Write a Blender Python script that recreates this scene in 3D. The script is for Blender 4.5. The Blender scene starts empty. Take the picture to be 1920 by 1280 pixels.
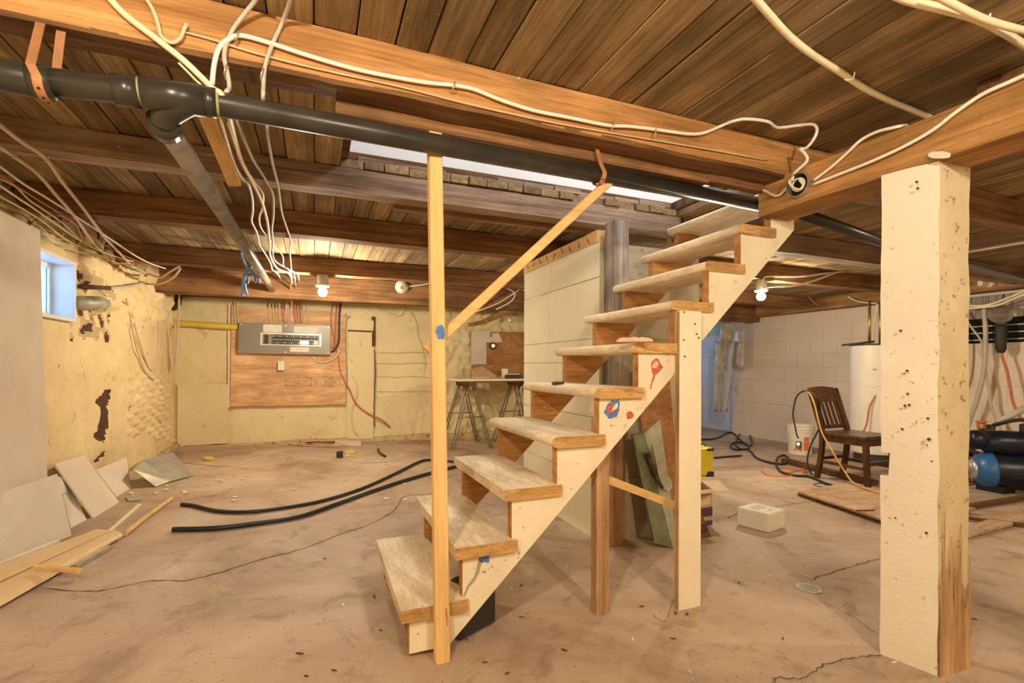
import bpy, bmesh, math, random
from mathutils import Vector, Matrix, noise
random.seed(7)
SC = bpy.context.scene
COL = SC.collection

# ---------------------------------------------------------------- camera
F_PX, YAW, ROLL, HY, H = 910.0, .3857, .0031, 686.3, 1.01
_F = Vector((math.sin(YAW), math.cos(YAW), 0)); _R = Vector((math.cos(YAW), -math.sin(YAW), 0)); _U = Vector((0, 0, 1))
_R2 = math.cos(ROLL)*_R + math.sin(ROLL)*_U; _U2 = -math.sin(ROLL)*_R + math.cos(ROLL)*_U
cam = bpy.data.cameras.new('camera'); cam_o = bpy.data.objects.new('camera', cam); COL.objects.link(cam_o)
cam.sensor_width = 36; cam.lens = 36*F_PX/1920; cam.shift_y = (HY-640)/1920; cam.clip_start = .02
m = Matrix((_R2, _U2, -_F)).transposed().to_4x4(); m.translation = (0, 0, H); cam_o.matrix_world = m
SC.camera = cam_o
def ray(u, v): return _F + (u-960)/F_PX*_R2 + (HY-v)/F_PX*_U2
O_ = Vector((0, 0, H))
def atx(u, v, X): d = ray(u, v); return O_ + d*(X/d.x)
def aty(u, v, Y): d = ray(u, v); return O_ + d*(Y/d.y)
def atz(u, v, Z): d = ray(u, v); return O_ + d*((Z-H)/d.z)
def fz(x, y): return .0115-.0258*x-.0013*y                     # the slab falls gently to the right
def atf(u, v, up=0.):
    d = ray(u, v); return O_ + d*((.0115+up-H)/(d.z+.0258*d.x+.0013*d.y))
def att(u, v, t): return O_ + ray(u, v)*t
def ond(u, v, P): d = ray(u, v); k = (P[0]*_F.x+P[1]*_F.y); return O_ + d*k     # same depth as P

# ---------------------------------------------------------------- world, exposure
w = bpy.data.worlds.new('world'); SC.world = w; w.use_nodes = True
w.node_tree.nodes['Background'].inputs[0].default_value = (.42, .66, 1, 1)
w.node_tree.nodes['Background'].inputs[1].default_value = 3.0
vs = SC.view_settings; vs.view_transform = 'Standard'; vs.look = 'None'; vs.gamma = 1; vs.exposure = .60; vs.use_curve_mapping = False
BULB_E = 1000.0
UP_LIGHT = 60.0
up = bpy.data.lights.new('upstairs_lamp', 'POINT'); up.energy = UP_LIGHT; up.shadow_soft_size = .12; up.color = (1, .97, .93)
up_o = bpy.data.objects.new('upstairs_lamp', up); COL.objects.link(up_o); up_o.location = (1.9, 1.5, 3.6)

# ---------------------------------------------------------------- helpers
class MB:
    def __init__(s): s.bm = bmesh.new()
    def box(s, x0, x1, y0, y1, z0, z1):
        return s.hexa([(x0,y0,z0),(x1,y0,z0),(x1,y1,z0),(x0,y1,z0)], [(x0,y0,z1),(x1,y0,z1),(x1,y1,z1),(x0,y1,z1)])
    def hexa(s, a, b):
        va = [s.bm.verts.new(p) for p in a]; vb = [s.bm.verts.new(p) for p in b]; n = len(va)
        s.bm.faces.new(va[::-1]); s.bm.faces.new(vb)
        for i in range(n): s.bm.faces.new((va[i], va[(i+1) % n], vb[(i+1) % n], vb[i]))
        return s
    def slab(s, pts, vec):
        vec = Vector(vec); pts = [Vector(p) for p in pts]
        nrm = Vector((0, 0, 0))
        for i in range(len(pts)): nrm += pts[i].cross(pts[(i+1) % len(pts)])
        if nrm.dot(vec) < 0: pts = pts[::-1]
        return s.hexa(pts, [p+vec for p in pts])
    def bar(s, p0, p1, wx, wy, upv=(0, 0, 1)):
        p0, p1 = Vector(p0), Vector(p1); d = (p1-p0).normalized(); a = d.cross(Vector(upv))
        if a.length < 1e-4: a = d.cross(Vector((1, 0, 0)))
        a.normalize(); b = a.cross(d).normalized(); a *= wx/2; b *= wy/2
        q = [-a-b, a-b, a+b, -a+b]
        return s.slab([p0+k for k in q], p1-p0)
    def tube(s, pts, r, n=8, r1=None, cap=True, closed=False):
        pts = [Vector(p) for p in pts]; N = len(pts); rings = []; ref = None
        for i, p in enumerate(pts):
            if closed: d = pts[(i+1) % N]-pts[i-1]
            else: d = pts[min(i+1, N-1)]-pts[max(i-1, 0)]
            if d.length < 1e-9: d = Vector((0, 0, 1))
            d.normalize()
            if ref is None: ref = d.orthogonal().normalized()
            ref = (ref - d*ref.dot(d))
            ref = ref.normalized() if ref.length > 1e-5 else d.orthogonal().normalized()
            b = d.cross(ref); rr = r if r1 is None else r+(r1-r)*i/(N-1)
            rings.append([s.bm.verts.new(p+rr*(math.cos(2*math.pi*k/n)*ref+math.sin(2*math.pi*k/n)*b)) for k in range(n)])
        for i in range(N if closed else N-1):
            A, B = rings[i], rings[(i+1) % N]
            for k in range(n): s.bm.faces.new((A[k], A[(k+1) % n], B[(k+1) % n], B[k]))
        if cap and not closed: s.bm.faces.new(rings[0][::-1]); s.bm.faces.new(rings[-1])
        return s
    def lathe(s, prof, c, axis=(0, 0, 1), n=20):
        c = Vector(c); ax = Vector(axis).normalized(); a = ax.orthogonal().normalized(); b = ax.cross(a); rings = []
        for r, z in prof:
            if r < 1e-5: rings.append([s.bm.verts.new(c+ax*z)])
            else: rings.append([s.bm.verts.new(c+ax*z+r*(math.cos(2*math.pi*k/n)*a+math.sin(2*math.pi*k/n)*b)) for k in range(n)])
        for A, B in zip(rings, rings[1:]):
            for k in range(n):
                f = [A[k % len(A)], A[(k+1) % len(A)], B[(k+1) % len(B)], B[k % len(B)]]
                f = list(dict.fromkeys(f))
                if len(f) > 2:
                    try: s.bm.faces.new(f)
                    except ValueError: pass
        for R, rev in ((rings[0], True), (rings[-1], False)):
            if len(R) > 2: s.bm.faces.new(R[::-1] if rev else R)
        return s
    def rough(s, x0, x1, y0, y1, z0, z1, cell=.09, amp=.006, freq=3., cross=3, seed=0):
        """a box cut into cells with hewn, uneven faces"""
        L = (x1-x0, y1-y0, z1-z0); a = L.index(max(L)); n = [cross]*3; n[a] = max(2, int(L[a]/cell))
        lo = Vector((x0, y0, z0)); vm = {}
        def V(i, j, k):
            key = (i, j, k)
            if key not in vm:
                p = lo+Vector((L[0]*i/n[0], L[1]*j/n[1], L[2]*k/n[2])); q = p*freq; q[a] *= .45
                sd = Vector((seed*7.3, seed*3.1, seed*1.7))
                d = noise.noise_vector(q+sd)*amp+noise.noise_vector(q*3.7+sd)*amp*.45
                vm[key] = s.bm.verts.new(p+d)
            return vm[key]
        I, J, K = n
        for i in range(I):
            for j in range(J):
                s.bm.faces.new((V(i,j,0),V(i,j+1,0),V(i+1,j+1,0),V(i+1,j,0))); s.bm.faces.new((V(i,j,K),V(i+1,j,K),V(i+1,j+1,K),V(i,j+1,K)))
        for i in range(I):
            for k in range(K):
                s.bm.faces.new((V(i,0,k),V(i+1,0,k),V(i+1,0,k+1),V(i,0,k+1))); s.bm.faces.new((V(i,J,k),V(i,J,k+1),V(i+1,J,k+1),V(i+1,J,k)))
        for j in range(J):
            for k in range(K):
                s.bm.faces.new((V(0,j,k),V(0,j,k+1),V(0,j+1,k+1),V(0,j+1,k))); s.bm.faces.new((V(I,j,k),V(I,j+1,k),V(I,j+1,k+1),V(I,j,k+1)))
        return s
    def bevel(s, wd=.003):
        bmesh.ops.bevel(s.bm, geom=list(s.bm.edges), offset=wd, segments=1, affect='EDGES', clamp_overlap=True); return s
    def build(s, name, mat, parent=None, smooth=False, fix=True):
        if fix: bmesh.ops.recalc_face_normals(s.bm, faces=list(s.bm.faces))
        me = bpy.data.meshes.new(name); o = bpy.data.objects.new(name, me); COL.objects.link(o)
        if parent is not None:
            off = wloc(parent); o.parent = parent
        else:
            xs = [v.co for v in s.bm.verts]
            off = Vector(((min(p.x for p in xs)+max(p.x for p in xs))/2, (min(p.y for p in xs)+max(p.y for p in xs))/2, min(p.z for p in xs)))
            o.location = off
        bmesh.ops.translate(s.bm, verts=list(s.bm.verts), vec=-off)
        s.bm.to_mesh(me); s.bm.free(); me.materials.append(MATS[mat] if isinstance(mat, str) else mat)
        if smooth:
            for p in me.polygons: p.use_smooth = True
        return o
def wloc(o):
    v = Vector(o.location)
    while o.parent is not None: o = o.parent; v += o.location
    return v
def tag(o, label, cat, group=None):
    o['label'] = label; o['category'] = cat
    if group: o['group'] = group
    return o
def thing(name, label, cat, loc, group=None):
    o = bpy.data.objects.new(name, None); COL.objects.link(o); o.location = loc; o.empty_display_size = .05
    return tag(o, label, cat, group)
def struct(o, label=None):
    o['kind'] = 'structure'
    if label: o['label'] = label
    return o
def spline(P, step=6):
    P = [Vector(p) for p in P]; out = []
    if len(P) < 3: return P
    for i in range(len(P)-1):
        a, b, c, d = P[max(i-1, 0)], P[i], P[i+1], P[min(i+2, len(P)-1)]
        for k in range(step):
            t = k/step
            out.append(.5*((2*b)+(c-a)*t+(2*a-5*b+4*c-d)*t*t+(3*b-a-3*c+d)*t**3))
    out.append(P[-1]); return out

# ---------------------------------------------------------------- materials
MATS = {}
def mk(name):
    mt = bpy.data.materials.new(name); mt.use_nodes = True; MATS[name] = mt
    nt = mt.node_tree; b = nt.nodes['Principled BSDF']; return mt, nt, nt.nodes, nt.links, b
def ramp(N, stops):
    r = N.new('ShaderNodeValToRGB'); e = r.color_ramp.elements
    while len(e) < len(stops): e.new(.5)
    for k, (p, c) in zip(e, stops): k.position = p; k.color = (*c, 1)
    return r
def plain(name, col, rough=.6, metal=0., spec=.5, emit=None, trans=0., var=.08, scale=14.):
    mt, nt, N, L, b = mk(name)
    b.inputs['Roughness'].default_value = rough; b.inputs['Metallic'].default_value = metal
    b.inputs['Specular IOR Level'].default_value = spec
    tc = N.new('ShaderNodeTexCoord'); nz = N.new('ShaderNodeTexNoise'); nz.inputs['Scale'].default_value = scale; nz.inputs['Detail'].default_value = 5
    L.new(tc.outputs['Object'], nz.inputs['Vector'])
    r = ramp(N, [(.3, tuple(max(0, c*(1-var)) for c in col)), (.7, tuple(min(1, c*(1+var)) for c in col))])
    L.new(nz.outputs['Fac'], r.inputs[0]); L.new(r.outputs[0], b.inputs['Base Color'])
    if trans: b.inputs['Transmission Weight'].default_value = trans
    if emit:
        b.inputs['Emission Color'].default_value = (*emit[0], 1); b.inputs['Emission Strength'].default_value = emit[1]
    return mt
def wood(name, dark, light, axis=0, rough=.75, grain=26., stretch=1.2, bump=.25, vary=.22, blotch=.35, fine=.38, specks=1):
    mt, nt, N, L, b = mk(name); b.inputs['Roughness'].default_value = rough; b.inputs['Specular IOR Level'].default_value = .25
    tc = N.new('ShaderNodeTexCoord'); oi = N.new('ShaderNodeObjectInfo')
    mul = N.new('ShaderNodeMath'); mul.operation = 'MULTIPLY'; mul.inputs[1].default_value = 37; L.new(oi.outputs['Random'], mul.inputs[0])
    add = N.new('ShaderNodeVectorMath'); L.new(tc.outputs['Object'], add.inputs[0]); L.new(mul.outputs[0], add.inputs[1])
    mp = N.new('ShaderNodeMapping'); sc = [grain]*3; sc[axis] = stretch; mp.inputs['Scale'].default_value = sc; L.new(add.outputs[0], mp.inputs[0])
    nz = N.new('ShaderNodeTexNoise'); nz.inputs['Scale'].default_value = 1; nz.inputs['Detail'].default_value = 7; nz.inputs['Roughness'].default_value = .62; nz.inputs['Distortion'].default_value = .5
    L.new(mp.outputs[0], nz.inputs['Vector'])
    mid = tuple((a+c)/2 for a, c in zip(dark, light))
    r = ramp(N, [(.3, dark), (.5, mid), (.68, light)]); L.new(nz.outputs['Fac'], r.inputs[0])
    n2 = N.new('ShaderNodeTexNoise'); n2.inputs['Scale'].default_value = 2.6; n2.inputs['Detail'].default_value = 4; L.new(add.outputs[0], n2.inputs['Vector'])
    mr = N.new('ShaderNodeMapRange'); mr.inputs[1].default_value = .3; mr.inputs[2].default_value = .7; mr.inputs[3].default_value = 1-blotch; mr.inputs[4].default_value = 1.12; L.new(n2.outputs['Fac'], mr.inputs[0])
    rv = N.new('ShaderNodeMapRange'); rv.inputs[3].default_value = 1-vary; rv.inputs[4].default_value = 1+vary; L.new(oi.outputs['Random'], rv.inputs[0])
    mm = N.new('ShaderNodeMath'); mm.operation = 'MULTIPLY'; L.new(mr.outputs[0], mm.inputs[0]); L.new(rv.outputs[0], mm.inputs[1])
    mx = N.new('ShaderNodeMix'); mx.data_type = 'RGBA'; mx.blend_type = 'MULTIPLY'; mx.inputs[0].default_value = 1
    L.new(r.outputs[0], mx.inputs[6]); L.new(mm.outputs[0], mx.inputs[7])
    mp2 = N.new('ShaderNodeMapping'); s2 = [grain*5]*3; s2[axis] = stretch*5; mp2.inputs['Scale'].default_value = s2; L.new(add.outputs[0], mp2.inputs[0])
    nf = N.new('ShaderNodeTexNoise'); nf.inputs['Scale'].default_value = 1; nf.inputs['Detail'].default_value = 5; nf.inputs['Roughness'].default_value = .7; L.new(mp2.outputs[0], nf.inputs['Vector'])
    rf = ramp(N, [(.33, (1-fine, 1-fine, 1-fine)), (.5, (1, 1, 1)), (.7, (1+fine*.35,)*3)]); L.new(nf.outputs['Fac'], rf.inputs[0])
    m3 = N.new('ShaderNodeMix'); m3.data_type = 'RGBA'; m3.blend_type = 'MULTIPLY'; m3.inputs[0].default_value = 1; L.new(mx.outputs[2], m3.inputs[6]); L.new(rf.outputs[0], m3.inputs[7])
    ns = N.new('ShaderNodeTexNoise'); ns.inputs['Scale'].default_value = 85; ns.inputs['Detail'].default_value = 3; L.new(add.outputs[0], ns.inputs['Vector'])
    rs = ramp(N, [(.70, (0, 0, 0)), (.76, (.8, .8, .8))]); L.new(ns.outputs['Fac'], rs.inputs[0])
    m4 = N.new('ShaderNodeMix'); m4.data_type = 'RGBA'; L.new(rs.outputs[0], m4.inputs[0]); L.new(m3.outputs[2], m4.inputs[6]); m4.inputs[7].default_value = (*(tuple(min(1, c*1.5+.04) for c in light) if specks > 0 else tuple(c*.5 for c in dark)), 1)
    L.new((m4 if specks else m3).outputs[2], b.inputs['Base Color'])
    hs = N.new('ShaderNodeMath'); L.new(nz.outputs['Fac'], hs.inputs[0]); L.new(nf.outputs['Fac'], hs.inputs[1])
    bp = N.new('ShaderNodeBump'); bp.inputs['Strength'].default_value = bump; bp.inputs['Distance'].default_value = .01; L.new(hs.outputs[0], bp.inputs['Height']); L.new(bp.outputs[0], b.inputs['Normal'])
    return mt
def coat(name, col, stain, chip=None, chip_t=.66, rough=.75, scale=3., bump=.35, fine=45., stain_amt=.6, chip_scale=9.):
    """paint or plaster: a ground colour, soft stains, chips through to another colour"""
    mt, nt, N, L, b = mk(name); b.inputs['Roughness'].default_value = rough; b.inputs['Specular IOR Level'].default_value = .3
    tc = N.new('ShaderNodeTexCoord'); geo = N.new('ShaderNodeNewGeometry')
    n1 = N.new('ShaderNodeTexNoise'); n1.inputs['Scale'].default_value = scale; n1.inputs['Detail'].default_value = 8; n1.inputs['Roughness'].default_value = .65; L.new(geo.outputs['Position'], n1.inputs['Vector'])
    r = ramp(N, [(.36, col), (.78, tuple(c*(1-stain_amt)+s_*stain_amt for c, s_ in zip(col, stain)))]); L.new(n1.outputs['Fac'], r.inputs[0])
    out = r.outputs[0]
    n2 = N.new('ShaderNodeTexNoise'); n2.inputs['Scale'].default_value = fine; n2.inputs['Detail'].default_value = 6; n2.inputs['Roughness'].default_value = .7; L.new(geo.outputs['Position'], n2.inputs['Vector'])
    if chip:
        n3 = N.new('ShaderNodeTexNoise'); n3.inputs['Scale'].default_value = chip_scale; n3.inputs['Detail'].default_value = 9; n3.inputs['Roughness'].default_value = .75; L.new(geo.outputs['Position'], n3.inputs['Vector'])
        r3 = ramp(N, [(chip_t, (0, 0, 0)), (chip_t+.03, (1, 1, 1))]); L.new(n3.outputs['Fac'], r3.inputs[0])
        mx = N.new('ShaderNodeMix'); mx.data_type = 'RGBA'; L.new(r3.outputs[0], mx.inputs[0]); L.new(out, mx.inputs[6]); mx.inputs[7].default_value = (*chip, 1); out = mx.outputs[2]
    L.new(out, b.inputs['Base Color'])
    bp = N.new('ShaderNodeBump'); bp.inputs['Strength'].default_value = bump; bp.inputs['Distance'].default_value = .008; L.new(n2.outputs['Fac'], bp.inputs['Height']); L.new(bp.outputs[0], b.inputs['Normal'])
    return mt
def floor_mat():
    mt, nt, N, L, b = mk('concrete'); b.inputs['Roughness'].default_value = .62; b.inputs['Specular IOR Level'].default_value = .3
    geo = N.new('ShaderNodeNewGeometry')
    def nz(sc, det=8, ro=.62, dist=0.):
        n = N.new('ShaderNodeTexNoise'); n.inputs['Scale'].default_value = sc; n.inputs['Detail'].default_value = det; n.inputs['Roughness'].default_value = ro; n.inputs['Distortion'].default_value = dist
        L.new(geo.outputs['Position'], n.inputs['Vector']); return n
    a = nz(1.1, 9, .6, .8); r = ramp(N, [(.3, (.30, .205, .14)), (.45, (.46, .335, .24)), (.58, (.56, .425, .315)), (.74, (.68, .545, .42))]); L.new(a.outputs['Fac'], r.inputs[0])
    c = nz(5.5, 8, .7, .6); rc = ramp(N, [(.3, (.62, .57, .52)), (.47, (1, 1, 1)), (.75, (1.0, 1.0, 1.0))]); L.new(c.outputs['Fac'], rc.inputs[0])
    mx = N.new('ShaderNodeMix'); mx.data_type = 'RGBA'; mx.blend_type = 'MULTIPLY'; mx.inputs[0].default_value = 1; L.new(r.outputs[0], mx.inputs[6]); L.new(rc.outputs[0], mx.inputs[7])
    d = nz(70, 4, .6); rd = ramp(N, [(.63, (0, 0, 0)), (.71, (1, 1, 1))]); L.new(d.outputs['Fac'], rd.inputs[0])
    m2 = N.new('ShaderNodeMix'); m2.data_type = 'RGBA'; L.new(rd.outputs[0], m2.inputs[0]); L.new(mx.outputs[2], m2.inputs[6]); m2.inputs[7].default_value = (.22, .15, .1, 1)
    L.new(m2.outputs[2], b.inputs['Base Color'])
    e = nz(34, 8, .7); bp = N.new('ShaderNodeBump'); bp.inputs['Strength'].default_value = .55; bp.inputs['Distance'].default_value = .008; L.new(e.outputs['Fac'], bp.inputs['Height']); L.new(bp.outputs[0], b.inputs['Normal'])
floor_mat()
wood('plank_wood', (.185, .118, .055), (.45, .325, .175), 1, grain=30, stretch=1.0, vary=.3, blotch=.4)
wood('joist_wood', (.15, .068, .028), (.42, .22, .095), 0, grain=24, stretch=1.0, vary=.12, blotch=.45)
wood('joist_bright', (.36, .165, .05), (.70, .38, .15), 0, grain=20, stretch=.9, vary=.03, blotch=.3)
wood('joist_grey', (.19, .125, .085), (.52, .37, .26), 0, grain=24, stretch=1., vary=.05, blotch=.4)
wood('girder_wood', (.26, .12, .04), (.62, .335, .12), 1, grain=22, stretch=.9, vary=.03, blotch=.45)
wood('stud_grey', (.17, .14, .12), (.50, .43, .36), 2, grain=26, stretch=1., vary=.05)
wood('stud_brown', (.34, .18, .08), (.66, .42, .22), 2, grain=24, stretch=1.4, vary=.1)
wood('pine_z', (.66, .40, .15), (.86, .60, .28), 2, grain=22, stretch=1.3, vary=.03, blotch=.12, bump=.08, fine=.14, specks=0)
wood('pine_x', (.66, .40, .15), (.86, .60, .28), 0, grain=22, stretch=1.3, vary=.05, blotch=.12, bump=.08, fine=.14, specks=0)
wood('pine_y', (.60, .36, .14), (.84, .56, .26), 1, grain=22, stretch=1.3, vary=.05, blotch=.15, bump=.08, fine=.14, specks=0)
wood('tread_wood', (.70, .55, .36), (.89, .75, .54), 1, grain=18, stretch=3.5, vary=.08, blotch=.30, fine=.24, specks=-1)
wood('tread_end', (.42, .22, .07), (.74, .45, .17), 0, grain=30, stretch=6, vary=.1, blotch=.25)
wood('fir_raw', (.34, .15, .045), (.60, .30, .10), 0, grain=18, stretch=1.6, vary=.05, blotch=.25)
wood('plywood', (.50, .27, .12), (.86, .56, .33), 0, grain=13, stretch=2.2, vary=.02, blotch=.15, bump=.06, fine=.2, specks=-1)
wood('hardboard', (.33, .15, .055), (.50, .245, .095), 0, grain=8, stretch=5, vary=.1, blotch=.2, bump=.05)
wood('floor_ply', (.40, .25, .145), (.60, .42, .27), 0, grain=10, stretch=2.5, vary=.05, blotch=.25, bump=.06)
wood('old_dark', (.06, .028, .012), (.24, .12, .05), 0, grain=20, stretch=1.2, vary=.2)
wood('chair_wood', (.045, .018, .008), (.15, .065, .028), 2, rough=.3, grain=14, stretch=1.6, vary=.02, bump=.04, fine=.1, specks=0)
coat('paint_cream', (.87, .78, .59), (.68, .54, .35), (.36, .24, .13), .615, scale=5, fine=60, chip_scale=32, bump=.5)
coat('paint_post', (.82, .75, .62), (.66, .65, .64), (.44, .33, .22), .615, scale=2.2, fine=70, chip_scale=34, bump=.6)
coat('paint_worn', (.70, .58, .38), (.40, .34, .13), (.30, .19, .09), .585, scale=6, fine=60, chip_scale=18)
coat('paint_white_board', (.87, .79, .62), (.74, .62, .42), (.5, .38, .24), .67, scale=4, fine=30, bump=.1, chip_scale=20)
coat('plaster_left', (.83, .68, .39), (.66, .47, .22), (.50, .34, .17), .60, scale=2.6, fine=22, bump=.9, chip_scale=6, stain_amt=.85)
coat('plaster_back', (.80, .68, .41), (.70, .58, .34), (.60, .48, .28), .60, scale=2.2, fine=18, bump=.9, chip_scale=6, stain_amt=.85)
coat('rubble', (.62, .47, .25), (.36, .24, .11), (.20, .11, .045), .56, scale=7, fine=30, bump=1., chip_scale=12)
coat('block_paint', (.80, .685, .56), (.70, .57, .44), (.50, .36, .24), .655, scale=2.4, fine=60, bump=.35, chip_scale=15)
coat('pier_paint', (.83, .775, .60), (.72, .66, .50), (.52, .44, .32), .645, scale=2.2, fine=50, bump=.35, chip_scale=14)
coat('pier_bare_shaded', (.50, .42, .29), (.34, .26, .16), (.24, .17, .10), .62, scale=4, fine=50, bump=.5, chip_scale=10)  # bare grey-tan block, with the near face's shade put into the colour too
coat('white_plaster', (.82, .83, .84), (.74, .75, .76), scale=2, fine=60, bump=.05)
coat('recess_paint_daylit', (.66, .70, .80), (.55, .60, .72), (.12, .12, .16), .72, scale=3, fine=40, bump=.3, chip_scale=8)  # block paint with the cool daylight on it mixed into the colour
plain('drywall', (.72, .61, .50), .85, var=.05, scale=5)
plain('drywall_pale', (.70, .63, .52), .85, var=.06, scale=6)
plain('gypsum_core', (.55, .45, .33), .9)
plain('abs_black', (.035, .032, .026), .32, spec=.5, var=.3)
plain('abs_grey', (.23, .20, .165), .3, metal=.35, var=.25)
plain('solder_green', (.34, .33, .13), .6)
plain('strap_rust', (.46, .22, .10), .6, metal=.2, var=.2)
plain('cable_cream', (.84, .74, .52), .5); plain('cable_white', (.86, .82, .74), .45); plain('cable_tan', (.66, .53, .37), .55); plain('cable_grey', (.52, .47, .40), .55)
plain('cable_red', (.55, .16, .09), .5); plain('cable_yellow', (.66, .58, .20), .5); plain('cable_black', (.02, .018, .016), .45); plain('cable_orange', (.80, .22, .07), .5); plain('cable_amber', (.62, .36, .10), .5)
plain('iron', (.10, .085, .07), .5, metal=.6); plain('iron_rust', (.085, .032, .018), .85, var=.35, scale=30)
plain('galv', (.55, .53, .46), .35, metal=.7, var=.18); plain('galv_dull', (.42, .41, .31), .5, metal=.3, var=.2); plain('metal_green', (.20, .22, .13), .45, metal=.3, var=.25)
plain('panel_grey', (.235, .215, .18), .4, metal=.15, var=.04); plain('panel_steel', (.62, .58, .50), .3, metal=.6, var=.05); plain('breaker_black', (.022, .018, .018), .5)
plain('sticker', (.80, .72, .60), .7, var=.04); plain('ink', (.28, .15, .07), .8); plain('ink_dark', (.08, .05, .04), .8)
plain('white_plastic', (.85, .80, .70), .4, var=.03); plain('porcelain', (.88, .86, .82), .3, var=.02); plain('pvc_white', (.80, .84, .88), .4, var=.03)
plain('conduit_yellow', (.72, .55, .07), .45); plain('rope_blue', (.20, .36, .62), .7, var=.2)
plain('bulb_glow', (1, .9, .75), .4, emit=((1, .85, .62), BULB_E)); plain('led_green', (.1, .6, .15), .4, emit=((.25, 1, .35), 6))
plain('bulb_clear', (.97, .96, .93), .03, spec=.8, trans=.96, var=.01); plain('mortar', (.58, .45, .26), .9)
plain('case_yellow', (.78, .66, .03), .45, var=.05); plain('rubber_black', (.03, .026, .022), .6); plain('cardboard', (.52, .34, .19), .85); plain('cardboard_pale', (.72, .54, .36), .85)
plain('foam_white', (.86, .82, .70), .7, var=.02); plain('heater_white', (.86, .80, .70), .35, var=.02); plain('bucket_white', (.84, .76, .66), .45, var=.04); plain('label_orange', (.80, .20, .05), .5); plain('print_red', (.62, .14, .10), .6)
plain('pump_navy', (.012, .016, .03), .35, metal=.3); plain('tank_blue', (.03, .13, .36), .35); plain('horse_tube', (.24, .20, .13), .4, metal=.5); plain('brass', (.55, .36, .12), .35, metal=.8); plain('copper_rust', (.28, .10, .05), .5, metal=.4)
plain('trim_tan', (.76, .55, .29), .5, var=.06); plain('trim_white', (.84, .74, .58), .6); plain('flake', (.84, .74, .53), .9); plain('crack_dark', (.115, .075, .045), .95)
plain('paint_blue', (.08, .19, .48), .7, var=.3, scale=60); plain('paint_red', (.52, .12, .07), .7, var=.3, scale=60); plain('rag_pink', (.80, .50, .38), .9); plain('void', (.01, .008, .006), 1); plain('green_board', (.40, .56, .40), .7)
mt, nt, N, L, b = mk('window_glass'); b.inputs['Base Color'].default_value = (.9, .97, 1, 1); b.inputs['Transmission Weight'].default_value = 1; b.inputs['Roughness'].default_value = .02; b.inputs['IOR'].default_value = 1.02
plain('film_tan', (.56, .46, .33), .3, spec=.6, trans=.1, var=.15, scale=6)
mt, nt, N, L, b = mk('plastic_film'); b.inputs['Base Color'].default_value = (.80, .76, .68, 1); b.inputs['Transmission Weight'].default_value = .35; b.inputs['Roughness'].default_value = .25; b.inputs['IOR'].default_value = 1.15

# ================================================================ SETTING
C = 2.02                       # underside of the ceiling planks
XL, XR, YB, YF = -1.545, 6.85, 6.87, -2.6
ZF = -.26
# ---- floor
m_ = MB(); nx, ny = 70, 84; gx = [XL-.15+(7.45-XL+.15)*i/nx for i in range(nx+1)]; gy = [YF-.1+(8.5-YF+.1)*j/ny for j in range(ny+1)]
vv = [[m_.bm.verts.new((x, y, fz(x, y)+.004*noise.noise(Vector((x*1.3, y*1.3, 0))))) for y in gy] for x in gx]
for i in range(nx):
    for j in range(ny): m_.bm.faces.new((vv[i][j], vv[i+1][j], vv[i+1][j+1], vv[i][j+1]))
bv = [m_.bm.verts.new((x, y, ZF-.1)) for x, y in ((gx[0], gy[0]), (gx[-1], gy[0]), (gx[-1], gy[-1]), (gx[0], gy[-1]))]
m_.bm.faces.new(bv)
floor = struct(m_.build('floor', 'concrete', smooth=True, fix=False), 'brown stained concrete floor with cracks')
def crack(pts, w0=.006):
    P = spline([atf(u, v, .0035) for u, v in pts], 7); b = MB(); prev = None
    for i, p in enumerate(P):
        d = (P[min(i+1, len(P)-1)]-P[max(i-1, 0)]).normalized(); s_ = Vector((-d.y, d.x, 0))
        p = p+s_*random.uniform(-.006, .006); w_ = w0*random.uniform(.35, 1.1)*(1 if 0 < i < len(P)-1 else .1)
        q = [b.bm.verts.new(p+s_*w_/2), b.bm.verts.new(p-s_*w_/2)]
        if prev: b.bm.faces.new((prev[0], prev[1], q[1], q[0]))
        prev = q
    b.build('crack', 'crack_dark', floor)
crack([(75, 1102), (180, 1107), (230, 1098), (285, 1088), (350, 1087), (420, 1070), (480, 1050), (560, 1030), (640, 1000), (690, 983), (740, 955), (758, 930), (800, 926), (870, 922), (940, 916)], .008)
crack([(1520, 1086), (1580, 1066), (1650, 1046), (1700, 1030)], .006)
crack([(1535, 1125), (1590, 1150), (1650, 1190), (1700, 1212)], .004)
crack([(1450, 1282), (1455, 1270), (1505, 1270), (1545, 1245), (1600, 1232), (1652, 1226)], .006)
crack([(1365, 958), (1420, 955), (1480, 945), (1560, 936)], .006); crack([(1390, 890), (1480, 915), (1530, 925)], .005)
crack([(1345, 965), (1362, 970), (1384, 962)], .006); crack([(930, 1010), (1000, 995), (1070, 960)], .004); crack([(640, 905), (660, 893), (680, 880)], .004); crack([(1225, 1150), (1245, 1165), (1262, 1120)], .003)

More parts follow.
